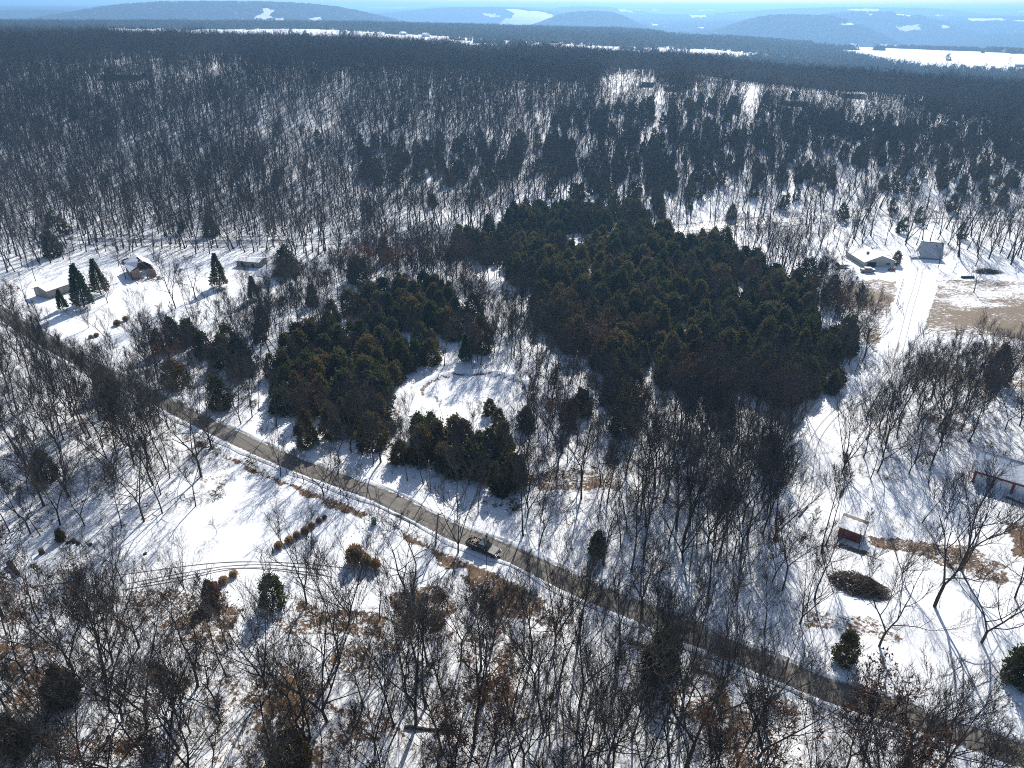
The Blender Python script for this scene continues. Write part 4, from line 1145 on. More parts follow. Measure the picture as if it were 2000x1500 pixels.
# drive fence
def post_fence(label, pts_px, step, h, rails=2, m=None):
    line = smooth_line(wl_(pts_px), step)[:]
    root = empty('post_fence', (*line[0], float(height(*line[0])))); tag(root, label, 'fence')
    o0 = Vector(root.location); m = m or M['dark_wood']
    P3 = [Vector((x, y, float(height(x, y)))) - o0 for x, y in line]
    pm = None
    for p in P3:
        if pm is None:
            q = MB(); q.tube([(0, 0, -.3), (0, 0, h)], .07, 5); pm = q.mesh('fence_post', m)
        po = link(bpy.data.objects.new('post', pm), root); po.location = p
    for k in range(rails):
        z = h * (.5 + .45 * k / max(1, rails - 1))
        q = MB(); q.tube([p + Vector((0, 0, z)) for p in P3], .035, 4); q.build('rail', m, root)
    return root
post_fence('dark rail fence along the left side of the snowy drive', [(1763, 552), (1757, 570), (1751, 593)], 3.0, 1.3)
post_fence('short dark rail fence angled across towards the drive tracks', [(1751, 594), (1757, 604), (1764, 616)], 2.0, 1.2)
post_fence('old wooden fence posts in brown grass below the road', [(560, 925), (640, 957), (700, 984), (760, 1004), (800, 1028)], 3.0, 1.25, 1)

# -- pickup truck
pa, pb = W(921, 1064), W(966, 1082)
ang = math.atan2(pb[1] - pa[1], pb[0] - pa[0]); ctr = W(944, 1077)
root = empty('pickup_truck', ctr, ang); tag(root, 'dark grey pickup truck with a loaded bed driving along the cleared road', 'pickup truck')
zt = .14
root.location = (ctr[0], ctr[1], float(height(ctr[0], ctr[1])) + zt)
q = MB(); pr = [(-2.9, .45), (-2.9, 1.12), (-.75, 1.14), (-.70, 1.2), (.95, 1.2), (1.15, 1.14), (2.6, 1.0), (2.88, .85), (2.9, .45)]
q.prism([(x, 0, z) for x, z in pr], (0, -.98, 0), (0, .98, 0)); q.build('body', M['truck'], root, bevel=.06)
q = MB(); pr = [(-.72, 1.18), (-.55, 1.82), (.55, 1.84), (1.25, 1.18)]
q.prism([(x, 0, z) for x, z in pr], (0, -.85, 0), (0, .85, 0)); cabo = q.build('cab', M['truck'], root, bevel=.05)
q = MB(); q.poly([(.62, -.74, 1.835), (.62, .74, 1.835), (1.27, .8, 1.225), (1.27, -.8, 1.225)]); q.build('windscreen', M['teal_glass'], cabo)
q = MB(); q.poly([(-.60, -.72, 1.80), (-.60, .72, 1.80), (-.755, .76, 1.24), (-.755, -.76, 1.24)]); q.build('rear_window', M['teal_glass'], cabo)
for s in (-1, 1):
    q = MB(); q.poly([(-.5, s * .875, 1.74), (.5, s * .875, 1.76), (1.0, s * .875, 1.26), (-.6, s * .875, 1.26)]); q.build('side_window', M['teal_glass'], cabo)
q = MB(); q.box((0, 0, 1.87), (1.0, 1.5, .05)); q.build('roof_panel', M['teal_glass'], cabo)
q = MB(); q.box((-1.85, 0, 1.145), (1.95, 1.66, .03)); q.build('bed_floor', M['dark'], root)
for s in (-1, 1):
    q = MB(); q.box((-1.82, s * .93, 1.28), (2.1, .09, .3)); q.build('bed_side', M['truck'], root)
    q = MB(); q.box((2.86, s * .75, .86), (.08, .32, .18)); q.build('headlight', M['silver'], root)
    for x in (-1.85, 1.85): wheel(root, x, s * .9, .40)
    q = MB(); q.box((.95, s * 1.08, 1.35), (.16, .2, .18)); q.build('mirror', M['truck'], root)
q = MB(); q.box((-2.86, 0, 1.28), (.09, 1.9, .3)); q.build('tailgate', M['truck'], root)
q = MB(); q.box((2.93, 0, .55), (.12, 1.85, .2)); q.build('bumper', M['silver'], root)
rng = np.random.default_rng(9); q = MB()
for i in range(22): q.box((rng.uniform(-2.6, -1.1), rng.uniform(-.6, .6), 1.2 + rng.uniform(0, .3)), (rng.uniform(.4, .9), .14, .12), rng.uniform(0, 3), 0, 0, rng.uniform(-.2, .2))
o = q.build('firewood', M['tan_siding'], root); o['kind'] = 'stuff'
keep(ctr, 3.5)

# -- poles and cable
def pole(px, py, tx, ty, label, r=.13, arm=False, name='utility_pole', cat='pole', lean=None):
    b_ = W(px, py)
    d_ = ray(tx, ty); rng_xy = math.hypot(b_[0], b_[1])
    t_ = rng_xy / math.hypot(d_[0], d_[1]); h = CAM_H + d_[2] * t_ - b_[2]
    top = Vector((d_[0] * t_ - b_[0], d_[1] * t_ - b_[1], h))
    if lean is not None: top.x, top.y = top.x * lean, top.y * lean
    root = empty(name, b_); tag(root, label, cat)
    q = MB(); q.tube([(0, 0, -.4), top * .5, top], [r * 1.1, r, r * .8], 8); q.build('shaft', M['pole'], root)
    q = MB(); q.tube([top - Vector((0, 0, .02)), top + Vector((0, 0, .22))], .05, 6); q.build('insulator', M['white_panel'], root)
    if arm:
        q = MB(); q.box(top - Vector((0, 0, .25)), (1.6, .1, .12), .5); q.build('crossarm', M['pole'], root)
    return Vector(b_) + top
pole(77.6, 625.6, 62, 585, 'thin leaning pole on the snow beside the pale grey shed')
T4 = pole(369, 750, 362, 718, 'short pale pole at the roadside between dark cedars', r=.16)
pole(841, 957, 837.5, 901, 'slim wooden pole at the cedar edge above the road', r=.11)
T3 = pole(850, 1065, 856, 1003, 'wooden pole right of the shrubs beside the open road', arm=True)
T5 = pole(1530, 1330, 1540, 1285, 'wooden roadside pole among the trees by the bend of the lane', r=.12)
pole(1531, 1073, 1544, 1020, 'thin bare pole on the snow left of the red shed', r=.06, name='thin_pole')
pole(1347, 1114, 1355, 1056, 'dark straight pole standing among thin trees above the road', r=.12)
def cable(a, b_, sag, label):
    pts = [a.lerp(b_, t) - Vector((0, 0, sag * 4 * t * (1 - t))) for t in map(float, np.linspace(0, 1, 24))]
    q = MB(); q.tube(pts, .035, 4); tag(q.build('overhead_cable', M['cable']), label, 'cable')
cable(T3, T5, 1.0, 'thin black overhead cable along the road, right of the truck')
cable(T4, T3, 1.6, 'thin black overhead cable along the road, left of the truck')

# -- green bin, marker posts, stump, logs, stones
root = empty('wheelie_bin', W(731, 1023), .4); tag(root, 'green plastic bin standing where the footprints end', 'bin')
q = MB(); q.prism([(-.35, -.35, 0), (.35, -.35, 0), (.35, .35, 0), (-.35, .35, 0)], (0, 0, .05), (0, 0, 1.05)); q.build('body', M['green_bin'], root, bevel=.04)
q = MB(); q.box((0, 0, 1.12), (.82, .86, .1)); q.build('lid', M['green_bin'], root, bevel=.03)
q = MB(); q.tube([(-.3, .45, 1.02), (.3, .45, 1.02)], .03, 5); q.build('handle', M['dark'], root)
for s in (-1, 1):
    q = MB(); q.tube([(s * .3, .4, .12), (s * .38, .4, .12)], .13, 8); q.build('wheel', M['tyre'], root)
keep(W(731, 1023), 3)
q = MB(); q.tube([(0, 0, -.2), (0, 0, 1.0)], [.13, .11], 7); o = q.build('marker_post', M['dark_wood']); o.location = W(533.5, 1079); tag(o, 'short wooden post at the lower end of the grass clump row', 'post')
q = MB(); q.tube([(0, 0, -.2), (.02, 0, .25), (0, 0, .95)], [.5, .42, .40], 10); o = q.build('tree_stump', M['dark_wood']); o.location = W(82, 1081); tag(o, 'dark tree stump standing alone on the open snow at left', 'stump')
def log(p0, p1, r, label, name='fallen_log'):
    a, b_ = Vector(W(*p0)), Vector(W(*p1)); c = (a + b_) / 2
    pts = [a.lerp(b_, t) - c + Vector((0, 0, r * .7 + .12 * math.sin(t * 9))) for t in map(float, np.linspace(0, 1, 7))]
    q = MB(); q.tube(pts, [r * (1.1 - .4 * t) for t in np.linspace(0, 1, 7)], 7); o = q.build(name, M['dark_wood']); o.location = c
    tag(o, label, 'log'); return o
log((19, 1102), (38, 1125), .42, 'rotten brown log lying on the snow near the left edge')
log((790, 1421), (885, 1429), .2, 'fallen trunk lying across the wood floor at the bottom')
log((1270, 1308), (1308, 1331), .28, 'dark straight log on the snow below the dense wood by the lane')
log((1964, 972), (2010, 990), .22, 'snow-dusted log by the corner of the red and white barn')
log((1560, 1010), (1578, 990), .15, 'thin fallen branch beside the snowy track')
root = empty('timber_stack', W(1878, 543), .05); tag(root, 'low dark stack of timber at the top edge of the brown field', 'timber stack')
for i in range(6):
    q = MB(); q.tube([(0, i % 3 * .36 - .36, .18 + .3 * (i // 3)), (4.2, i % 3 * .36 - .3, .18 + .3 * (i // 3))], .17, 6); q.build('timber', M['dark_wood'], root)
sp = [(134, 1060), (142, 1055), (146, 1059), (153, 1062), (177, 1064), (283, 1082), (98, 1126)]
for i, (x_, y_) in enumerate(sp):
    rg = np.random.default_rng(i); bm = bmesh.new(); bmesh.ops.create_icosphere(bm, subdivisions=2, radius=.32)
    for v in bm.verts: v.co *= 1 + rg.uniform(-.22, .22); v.co.z *= .7
    me = bpy.data.meshes.new('field_stone'); bm.to_mesh(me); bm.free(); me.materials.append(M['dark'])
    o = link(bpy.data.objects.new('field_stone', me)); o.location = W(x_, y_); o.scale = (1 + .4 * rg.random(),) * 3
    tag(o, ['dark stone, leftmost of the small cluster beside the wood edge', 'dark stone at the back of the small cluster', 'dark stone in the middle of the small cluster', 'dark stone at the right end of the small cluster',
            'small dark stone just right of the stone cluster', 'single dark stone on the snow by the fallen branch', 'single dark stone near the rotten log'][i], 'stone')

keep(W(1142, 1062), 5); keep(W(1142, 1040), 5)
# -- footprints from the bin
fp = smooth_line(wl_([(724, 1026), (700, 1038), (670, 1056), (640, 1072), (600, 1092)]), .75)
q = MB()
for i, (x_, y_) in enumerate(fp):
    T_ = fp[min(i + 1, len(fp) - 1)] - fp[max(i - 1, 0)]; T_ = T_ / (np.linalg.norm(T_) + 1e-9); s = 1 if i % 2 else -1
    c = np.array([x_, y_]) + np.array([-T_[1], T_[0]]) * s * .17
    zz = float(height(c[0], c[1])) + .03
    q.poly([(c[0] + T_[0] * .17 * math.cos(t) - T_[1] * .075 * math.sin(t), c[1] + T_[1] * .17 * math.cos(t) + T_[0] * .075 * math.sin(t), zz) for t in np.linspace(0, 6.283, 8, endpoint=False)])
o = q.build('footprints', M['rut']); tag(o, 'line of footprints in the snow leading to the green bin', 'footprints', kind='stuff')

# -- far houses on the ridge and beyond
FH = [ # px,py ground left, px,py right, depth, hw, hr, wall, label
    ((1253, 169), (1276, 170), 10, 3.2, .6, 'green_trim', 'green-topped building with a white roof on the wooded ridge'),
    ((1299, 177), (1331, 178), 8, 2.8, .8, 'brown_wood', 'brown house with a thin snow roof right of the green building'),
    ((1290, 152), (1338, 154), 8, 3.4, 1.6, 'brown_wood', 'long dark house with a snow roof at the back of the ridge'),
    ((1532, 206), (1578, 208), 6, 2.8, .7, 'brown_wood', 'long dark trailer home on the snowy ridge'),
    ((1580, 216), (1590, 217), 4, 2.2, .4, 'brown_wood', 'tiny dark shed just below the long trailer home'),
    ((1643, 190), (1688, 194), 7, 2.8, .7, 'grey_siding', 'pale long trailer home at the edge of the ridge wood'),
    ((1434, 168), (1442, 169), 4, 3.4, 1.2, 'white_panel', 'small white shed where the ridge track starts'),
    ((195, 154), (275, 156), 9, 3.0, .6, 'brown_wood', 'long low brown building among trees on the left hill'),
    ((344, 116), (368, 117), 8, 3, .6, 'grey_siding', 'small pale-roofed house deep in the left hill wood'),
    ((905, 131), (925, 132), 7, 3, .8, 'grey_siding', 'small house with white roof in the wood at centre of the ridge'),
    ((957, 128), (985, 129), 7, 3, .8, 'brown_wood', 'low house with snow roof right of the small central ridge house'),
    ((1982, 131), (2040, 133), 12, 5, 1.6, 'grey_siding', 'long grey farm building on the far white field'),
    ((786, 69), (794, 69), 10, 5, 2, 'white_panel', 'left one of two tiny white farmhouses on the far snow strip'),
    ((824, 71), (832, 72), 10, 5, 2, 'white_panel', 'right one of two tiny white farmhouses on the far snow strip'),
]
for p0_, p1_, D_, hw_, hr_, wm, lb in FH:
    a, bb = W(*p0_), W(*p1_)
    bb[2] = a[2]
    r_, L_ = gable_house('far_house', 'building', lb, a, bb, D_, hw_, hr_, M[wm], windows=(('front', 3.0, 1.5, 1.2, .9), ('front', 7.0, 1.5, 1.2, .9)) if np.hypot(*(bb - a)[:2]) > 9 else ())
    keep((a + bb) / 2, 14 if p0_[0] < 1900 else 40)
for (bx, by, tx, ty, lb) in [(1484, 176, 1484, 155, 'utility pole at the ridge road, left of two'), (1574, 187, 1575, 171, 'utility pole at the ridge road, right of two')]:
    pole(bx, by, tx, ty, lb, r=.2, arm=True)
# ------------------------------------------------------------------ plants
def tree_px_height(px, py, ty):
    b_ = W(px, py); d_ = ray(px, ty); r = math.hypot(b_[0], b_[1]); t_ = r / math.hypot(d_[0], d_[1])
    return CAM_H + d_[2] * t_ - b_[2]

def place_tree(name, cat, proto, p, rz, sc, label, group=None, tilt=(0, 0), parts=('trunk', 'crown', 'leaves')):
    H, ms = proto
    root = empty(name, p, rz, sc, tilt[0], tilt[1]); tag(root, label, cat, group)
    for nm, me in zip(parts, ms[:3]):
        if me is not None: link(bpy.data.objects.new(nm, me), root)
    return root

O, B = OPENT, BARE
NAMED = [  # px, py of the foot, py of the top, prototype, yaw, label
    (1717, 1262, 1068, O[0], .3, 'big spreading bare tree rooted in brown leaves right of the brush pile\'s lower side'),
    (1825, 1185, 940, O[1], 1.1, 'tallest bare tree on the right lawn, its crown before the barn'),
    (1762, 1130, 1030, O[2], 2.0, 'bare tree forking near the ground between brush pile and brown strip'),
    (1877, 1112, 905, O[4], 4.0, 'bare tree standing on the brown grass island below the barn'),
    (1917, 1255, 1060, O[4], 2.2, 'wide bare tree on open snow with a long blue forked shadow'),
    (1982, 1168, 1010, O[0], 5.0, 'bare tree at the right edge beside the brown grass island'),
    (1562, 1218, 1085, O[2], .7, 'small fan-shaped bare tree left of the brush pile'),
    (1605, 1078, 905, B[3], 2.1, 'leaning slender bare tree just left of the red shed'),
    (1613, 1063, 900, B[5], 3.3, 'slender bare tree touching the left end of the red shed'),
    (1676, 1074, 990, B[5], 4.4, 'thin bare tree in front of the right end of the red shed'),
    (1800, 1021, 900, B[3], .2, 'single dark trunk leaning right, between red shed and barn'),
    (1582, 1068, 990, B[5], 1.2, 'young bare tree on snow between the track and the red shed'),
    (1775, 926, 830, O[4], 3.2, 'bare tree at the lower edge of the wood left of the barn'),
    (1438, 1173, 1010, O[4], .9, 'dark bare tree on snow right of the thin roadside pole'),
    (1382, 1168, 985, B[0], 5.9, 'tall bare tree above the road with two upright limbs'),
    (1335, 1098, 930, O[2], 2.5, 'vase-shaped bare tree on the snow strip above the lane'),
    (1254, 1205, 1040, O[3], 3.3, 'crooked bare tree leaning over the upper side of the road'),
    (803, 1215, 1035, O[3], .4, 'gnarled old oak with crooked limbs below the brown grass clumps'),
    (953, 1127, 1050, B[5], 1.0, 'small dark tree in front of the pickup truck'),
    (548, 930, 850, O[1], .5, 'bare tree at the top of the road hedgerow, above the lawn'),
    (594, 942, 865, B[4], 2.4, 'second bare tree down the road hedgerow'),
    (632, 968, 870, O[4], 3.1, 'leaning bare tree in the road hedgerow above the grass row'),
    (666, 983, 890, B[5], 4.1, 'slim bare tree at the lower end of the road hedgerow'),
    (680, 984, 905, O[2], 5.2, 'forked bare tree ending the road hedgerow'),
    (240, 1138, 1035, B[4], 1.9, 'bare tree on snow above the left end of the wheel ruts'),
    (227, 1158, 1052, O[2], 3.0, 'two-stemmed bare tree crossing the wheel ruts at left'),
    (360, 1150, 1065, O[2], 3.9, 'broad twiggy bare tree rising from the brown brush by the ruts'),
    (680, 1218, 1060, O[2], .3, 'fan-shaped bare tree left of the gnarled oak'),
    (424, 1043, 1015, O[3], 2.2, 'tiny crooked bare tree alone on the sunlit lawn'),
    (165, 1027, 905, O[0], 4.5, 'forked dark tree at the lower edge of the left wood'),
    (237, 1030, 890, B[3], .6, 'straight thin tree right of the forked dark tree at the wood edge'),
    (317, 1001, 870, B[4], 3.7, 'tree at the wood edge casting long shadows on the lawn'),
    (172, 641, 575, O[2], .9, 'bare tree with two fans of limbs on the left homestead lawn'),
    (208, 669, 600, O[4], 2.9, 'small bare tree beside the pair of straw clumps'),
    (275, 635, 570, O[0], 4.0, 'spreading bare tree in the middle of the left homestead lawn'),
    (343, 602, 500, O[1], 5.0, 'large bare tree in front of the ruined house'),
    (382, 583, 505, O[3], .1, 'thick-trunked bare tree right of the ruined house'),
    (371, 622, 520, B[5], 2.0, 'tall slim tree above the grey thicket on the homestead lawn'),
    (246, 545, 478, O[3], 1.0, 'black leafless tree against the ruined house'),
    (210, 592, 530, O[4], 3.1, 'bare tree under the dark evergreen on the homestead'),
    (70, 549, 480, B[4], 1.2, 'bare tree behind the pale grey shed'),
    (141, 522, 470, O[4], 4.9, 'leaning bare tree at the back of the homestead clearing'),
    (552, 543, 480, O[4], .2, 'bare tree right of the collapsed shed'),
    (1645, 515, 445, O[2], 2.6, 'big round-crowned bare tree left of the cream house'),
    (1832, 523, 470, O[4], 4.2, 'bare tree before the steep blue-roofed barn'),
    (1905, 520, 450, O[1], .5, 'bare tree over the brush pile right of the steep-roofed barn'),
    (1340, 1500, 1180, O[0], 1.3, 'big dark tree with pale sunlit limbs at the bottom edge'),
    (1337, 1360, 1170, O[2], 3.5, 'fan-crowned bare tree standing over the lane at lower right of centre'),
    (288, 1420, 1190, O[4], .9, 'tall dark leaning tree in the lower left wood'),
    (640, 1410, 1190, O[2], 2.9, 'dense upright tree with many limbs in the lower wood'),
    (812, 1415, 1200, O[1], 5.5, 'twin-trunked tree at the end of the fallen trunk'),
    (925, 1460, 1220, B[0], 3.9, 'straight bare tree right of the fallen trunk at the bottom'),
    (1765, 1500, 1290, O[3], 2.2, 'gnarled tree between camera and road at lower right'),
    (1480, 1480, 1270, O[2], 5.1, 'bushy multi-stemmed tree before the road bend at lower right'),
]
for i, (px, py, ty, pr, yaw, lb) in enumerate(NAMED):
    p = W(px, py); h = max(3.0, tree_px_height(px, py, ty)); sc = h / pr[0] * 1.0
    lean = .10 if 'leaning' in lb or 'leaning' in lb else 0
    place_tree('bare_tree', 'tree', pr, p, yaw, sc, lb, None, (0, lean))
    keep(p, 2.6)

NAMEDC = [
    (165, 600, 515, PINE[0], 'bright green pine beside the pale grey shed', 'pine_tree', 'M'),
    (198, 575, 505, PINE[2], 'dark tall evergreen right of the bright green pine', 'pine_tree', 'M'),
    (124, 605, 565, PINE[1], 'small blue-green spruce in front of the pale grey shed', 'pine_tree', 'M'),
    (430, 560, 495, PINE[2], 'large dark evergreen right of the ruined house', 'pine_tree', 'M'),
    (497, 585, 540, PINE[1], 'dark evergreen below the long low grey shed', 'pine_tree', 'M'),
    (1749, 516, 490, CEDAR[4], 'dark round cedar between the cream house and the steep-roofed barn', 'cedar_tree', 'M'),
    (535, 1180, 1122, CEDAR[4], 'broad round cedar below the wheel ruts', 'cedar_tree', 'M'),
    (1500, 912, 850, CEDAR[4], 'green cedar left of the snowy track', 'cedar_tree', 'M'),
    (1166, 1080, 1040, CEDAR[5], 'small round cedar between thin trunks above the road', 'cedar_tree', 'M'),
    (910, 705, 655, PINE[1], 'bright green pine among grey trees above the big pond', 'pine_tree', 'M'),
    (1310, 1265, 1215, CEDAR[4], 'bushy green cedar on the lower road bank', 'cedar_tree', 'M'),
    (1648, 1290, 1228, CEDAR[0], 'dark holly-like cedar above the road at lower right', 'cedar_tree', 'M'),
    (1990, 1330, 1250, CEDAR[3], 'dark evergreen cut by the right edge of the frame', 'cedar_tree', 'M'),
    (120, 1055, 1030, CEDAR[5], 'low dark cedar at the edge of the left wood near the stones', 'cedar_tree', 'M'),
]
for i, (px, py, ty, pr, lb, nm, _) in enumerate(NAMEDC):
    p = W(px, py); h = max(1.6, tree_px_height(px, py, ty))
    place_tree(nm, 'evergreen tree', pr, p, i * 1.3, h / pr[0] / .97, lb); keep(p, 2.8)

GC = [('ornamental_grass', x_, y_, s_) for x_, y_, s_ in [(545, 1070, 1.0), (565, 1059, .92), (580, 1049, .85), (596, 1040, .95), (609, 1030, .8), (623, 1020, .7), (634, 1013, .6)]]
glab = ['largest straw grass clump, lowest of the row on the lawn', 'second straw grass clump up from the post', 'third straw grass clump up from the post', 'middle straw grass clump of the row of seven',
        'fifth straw grass clump up from the post', 'small straw grass clump, last but one of the row', 'smallest straw grass clump at the top end of the row']
def clump_mesh(seed, h, r, n):
    rng = np.random.default_rng(seed); d = rng.normal(size=(n, 3)); d /= np.linalg.norm(d, axis=1, keepdims=True); d[:, 2] = np.abs(d[:, 2]) * .9 + .25
    tip = d * np.array([r, r, h]) * rng.uniform(.7, 1.08, (n, 1)); base = np.stack([tip[:, 0] * .18, tip[:, 1] * .18, np.full(n, -.05)], 1)
    mid = tip * .62 + base * .38 + [0, 0, .18 * h]; tip[:, 2] -= .08 * h
    V1, F1 = slivers(mid, tip, .075, rng); V2, F2 = slivers(base, mid, .05, rng)
    V, F = combine([(V1, F1), (V2, F2)]); return mesh_np('grass_blades', V, F, [M['straw']])
CL = [clump_mesh(i, 1.35, 1.05, 900) for i in range(3)]
for i, (nm, x_, y_, s_) in enumerate(GC):
    o = link(bpy.data.objects.new(nm, CL[i % 3])); o.location = W(x_, y_); o.scale = (s_ * .88, s_ * .88, s_ * .92); o.rotation_euler[2] = i * 2.1
    tag(o, glab[i], 'grass clump', 'row of straw grass clumps on the lawn'); keep(W(x_, y_), 2)
for i, (x_, y_, s_, lb) in enumerate([(695, 1098, 1.9, 'tall feathery brown grass clump, biggest of the three by the oak'), (716, 1106, 1.25, 'middle brown grass clump between two others by the oak'), (734, 1110, 1.1, 'rightmost brown grass clump by the oak crown'),
                                      (457, 1125, .85, 'brown grass clump at the right end of the trio under the ruts'), (437, 1138, .95, 'middle brown grass clump of the trio under the ruts'), (417, 1147, .85, 'left brown grass clump of the trio under the ruts'),
                                      (178, 660, .75, 'left one of two small straw clumps on the homestead lawn'), (189, 657, .85, 'right one of two small straw clumps on the homestead lawn'), (230, 635, 1.3, 'tall straw clump behind the small homestead tree'), (246, 626, 1.1, 'straw clump right of the tall one on the homestead lawn')]):
    o = link(bpy.data.objects.new('ornamental_grass', CL[i % 3])); o.location = W(x_, y_); o.scale = (s_ * .9, s_ * .9, s_ * (1.35 if i < 3 else .9)); o.rotation_euler[2] = i * 1.7
    tag(o, lb, 'grass clump'); keep(W(x_, y_), 2)

# brush pile: hundreds of dead branches heaped into an oval mound
def brush_pile(name, c, R, h, rz, n, label, seed=4):
    rng = np.random.default_rng(seed)
    t = rng.uniform(0, 6.283, n); r = np.sqrt(rng.uniform(0, 1, n))
    b_ = np.stack([np.cos(t) * r * R[0], np.sin(t) * r * R[1], h * (1 - r ** 2) * rng.uniform(.5, 1, n)], 1)
    a = rng.normal(0, .5, n); L = rng.uniform(.8, 2.6, n)
    d = np.stack([np.cos(a) * L, np.sin(a) * L, rng.normal(0, .22, n)], 1)
    br = []
    for i in range(n):
        p0 = b_[i] - d[i] / 2; p1 = b_[i] + d[i] / 2; mid = (p0 + p1) / 2 + rng.normal(0, .12, 3)
        P = np.array([p0, mid, p1]); P[:, 2] = np.maximum(P[:, 2], .03); br.append((P, np.array([.05, .035, .012]) * rng.uniform(.6, 1.5)))
    V, F = tubes(br, 3)
    k = rng.integers(0, n, n * 3); bs = b_[k] + d[k] * rng.uniform(-.5, .5, (n * 3, 1)); V2, F2 = slivers(bs, bs + rng.normal(0, .4, (n * 3, 3)), .02, rng)
    VV, FF = combine([(V, F), (V2, F2)])
    me = mesh_np('dead_branches', VV, FF, [M['brushwood']])
    root = empty(name, c, rz); tag(root, label, 'brush pile')
    o = link(bpy.data.objects.new('dead_branches', me), root); o['kind'] = 'stuff'
    bm = bmesh.new(); bmesh.ops.create_uvsphere(bm, u_segments=20, v_segments=10, radius=1)
    for v in bm.verts:
        nz = .8 + .35 * rng.random(); v.co.x *= R[0] * .76 * nz; v.co.y *= R[1] * .76 * nz; v.co.z = max(v.co.z, -.1) * h * .72 * nz
    m2 = bpy.data.meshes.new('leaf_core'); bm.to_mesh(m2); bm.free(); m2.materials.append(M['dark_wood'])
    link(bpy.data.objects.new('packed_core', m2), root)
    a_ = b_[(b_[:, 0] < -R[0] * .15)][:90] + [0, 0, .12]; V3, F3 = slivers(a_ - rng.normal(0, .22, a_.shape) * [1, 1, .2], a_ + rng.normal(0, .22, a_.shape) * [1, 1, .2], .10, rng)
    o = link(bpy.data.objects.new('snow_dusting', mesh_np('snow_dusting', V3, [F3], [M['snow']])), root); o['kind'] = 'stuff'
M['brushwood'] = make_bark('brushwood', (.035, .028, .022), (.15, .115, .085), 1.2)
brush_pile('brush_pile', W(1679, 1145), (4.2, 2.5), 1.5, -.45, 520, 'big dark oval brush pile on the snow, dusted white on one side')
brush_pile('brush_pile', W(1928, 532), (5, 2), 1.5, 0, 160, 'low brush pile under bare trees right of the steep-roofed barn', 5)
keep(W(1679, 1145), 5)

# ---- scatter
X, Y, rng = scatter(3.3, 20, 300, seed=21)
Z, PX, PY, RG = classify(X, Y)
ok = far_enough(X, Y)
u1 = rng.uniform(0, 1, X.shape); u2 = rng.uniform(0, 1, X.shape); uh = rng.uniform(0, 1, X.shape)
sb_ = np.full(X.shape, 6.2); sc_ = np.full(X.shape, 22.0); h0 = np.full(X.shape, 10.0); h1 = np.full(X.shape, 15.0)
behind = (RG < 0) & (Y < 60)
sb_[behind] = 4.2; sc_[behind] = 12
for i, r in enumerate(REG):
    k = RG == i; sb_[k] = r[2]; sc_[k] = r[3]; h0[k], h1[k] = r[4]
dens = .55 + .9 * fbm(X / 16, Y / 16, 61, 2)         # clumping
nofr = (RG < 0) & (Y > 60) & (Y < 240)
sb_[nofr] = 5.0
bk = (RG < 0) & (Y >= 225); sb_[bk] = 4.5; h0[bk] = 11; h1[bk] = 16
isb = (u1 < (3.3 / sb_) ** 2 * dens) & ok
isc = (u2 < (3.3 / sc_) ** 2 * dens) & ok & ~isb
hh = h0 + (h1 - h0) * uh
reg_name = ['open', ] 
def regn(i): return REG[i][0] if i >= 0 else 'hillside'
yaw = rng.uniform(0, 6.283, X.shape); tx = rng.normal(0, .045, X.shape); ty = rng.normal(0, .045, X.shape)

bare = [(X[i], Y[i], Z[i], hh[i], yaw[i], tx[i], ty[i], regn(RG[i]), PX[i], PY[i]) for i in np.nonzero(isb)[0]]
ced = [(X[i], Y[i], Z[i], hh[i] * (.42 if regn(RG[i]) in ('wood_bottom', 'wood_left', 'lawn_right') else .66 if regn(RG[i]).startswith(('wood', 'north', 'lawn', 'mix', 'hill')) else .82), yaw[i], tx[i] * .5, ty[i] * .5, regn(RG[i]), PX[i], PY[i]) for i in np.nonzero(isc)[0]]

def size_on_screen(t):
    x, y, z, h = t[:4]
    a, b_ = project(np.array([[x, y, z], [x, y, z + h]]))
    inx = (-20 < a[1] < 2020 or -20 < a[0] < 2020)
    vis = inx and b_[1] < 1500 and b_[0] < 1500 and max(b_[0], 0) < 1500
    return (abs(b_[0] - b_[1]) if vis else -1)
def split(lst, n):
    s = np.array([size_on_screen(t) for t in lst]); o = np.argsort(-s)
    top = [int(i) for i in o[:n] if s[i] > 0]; st = set(top)
    return [lst[i] for i in top], [lst[i] for i in range(len(lst)) if i not in st]
bare_i, bare_s = split(bare, 300 - len(NAMED))
ced_i, ced_s = split(ced, 286)

BLAB = {
 'small_clearing': 'low bare sapling by the small pond',
 'wood_bottom': 'dark bare tree crowded in the leaf-strewn wood nearest the viewer', 'wood_left': 'tall bare tree in the snowy wood left of the lawn, below the road',
 'north_road': 'slim bare tree in the thin-stemmed wood above the road', 'north_road_thin': 'scattered bare tree on the snow between road and thin-stemmed wood',
 'wood_right': 'bare tree in the wood between track and barn', 'lawn_right': 'lone young tree on the right snow lawn',
 'hillside': 'bare tree among many on the wooded slope', 'cedar_left': 'grey bare tree poking out of the cedars round the big pond',
 'cedar_main': 'grey bare tree poking out of the main cedar block', 'grey_mid': 'grey bare tree in the pale thicket between the two ponds',
 'mix_right': 'twiggy bare tree below the main cedar block', 'clump_right': 'bare tree in the dark clump beside the brown field', 'pond_front': 'low bare sapling at the near shore of the big pond', 'verge': 'bare tree in the roadside cedar thicket at left',
 'mix_ne': 'bare tree in the thicket right of the homestead', 'home_left': 'small bare tree scattered on the left homestead lawn', 'valley_right': 'bare tree on the snowy valley floor behind the cream house'}
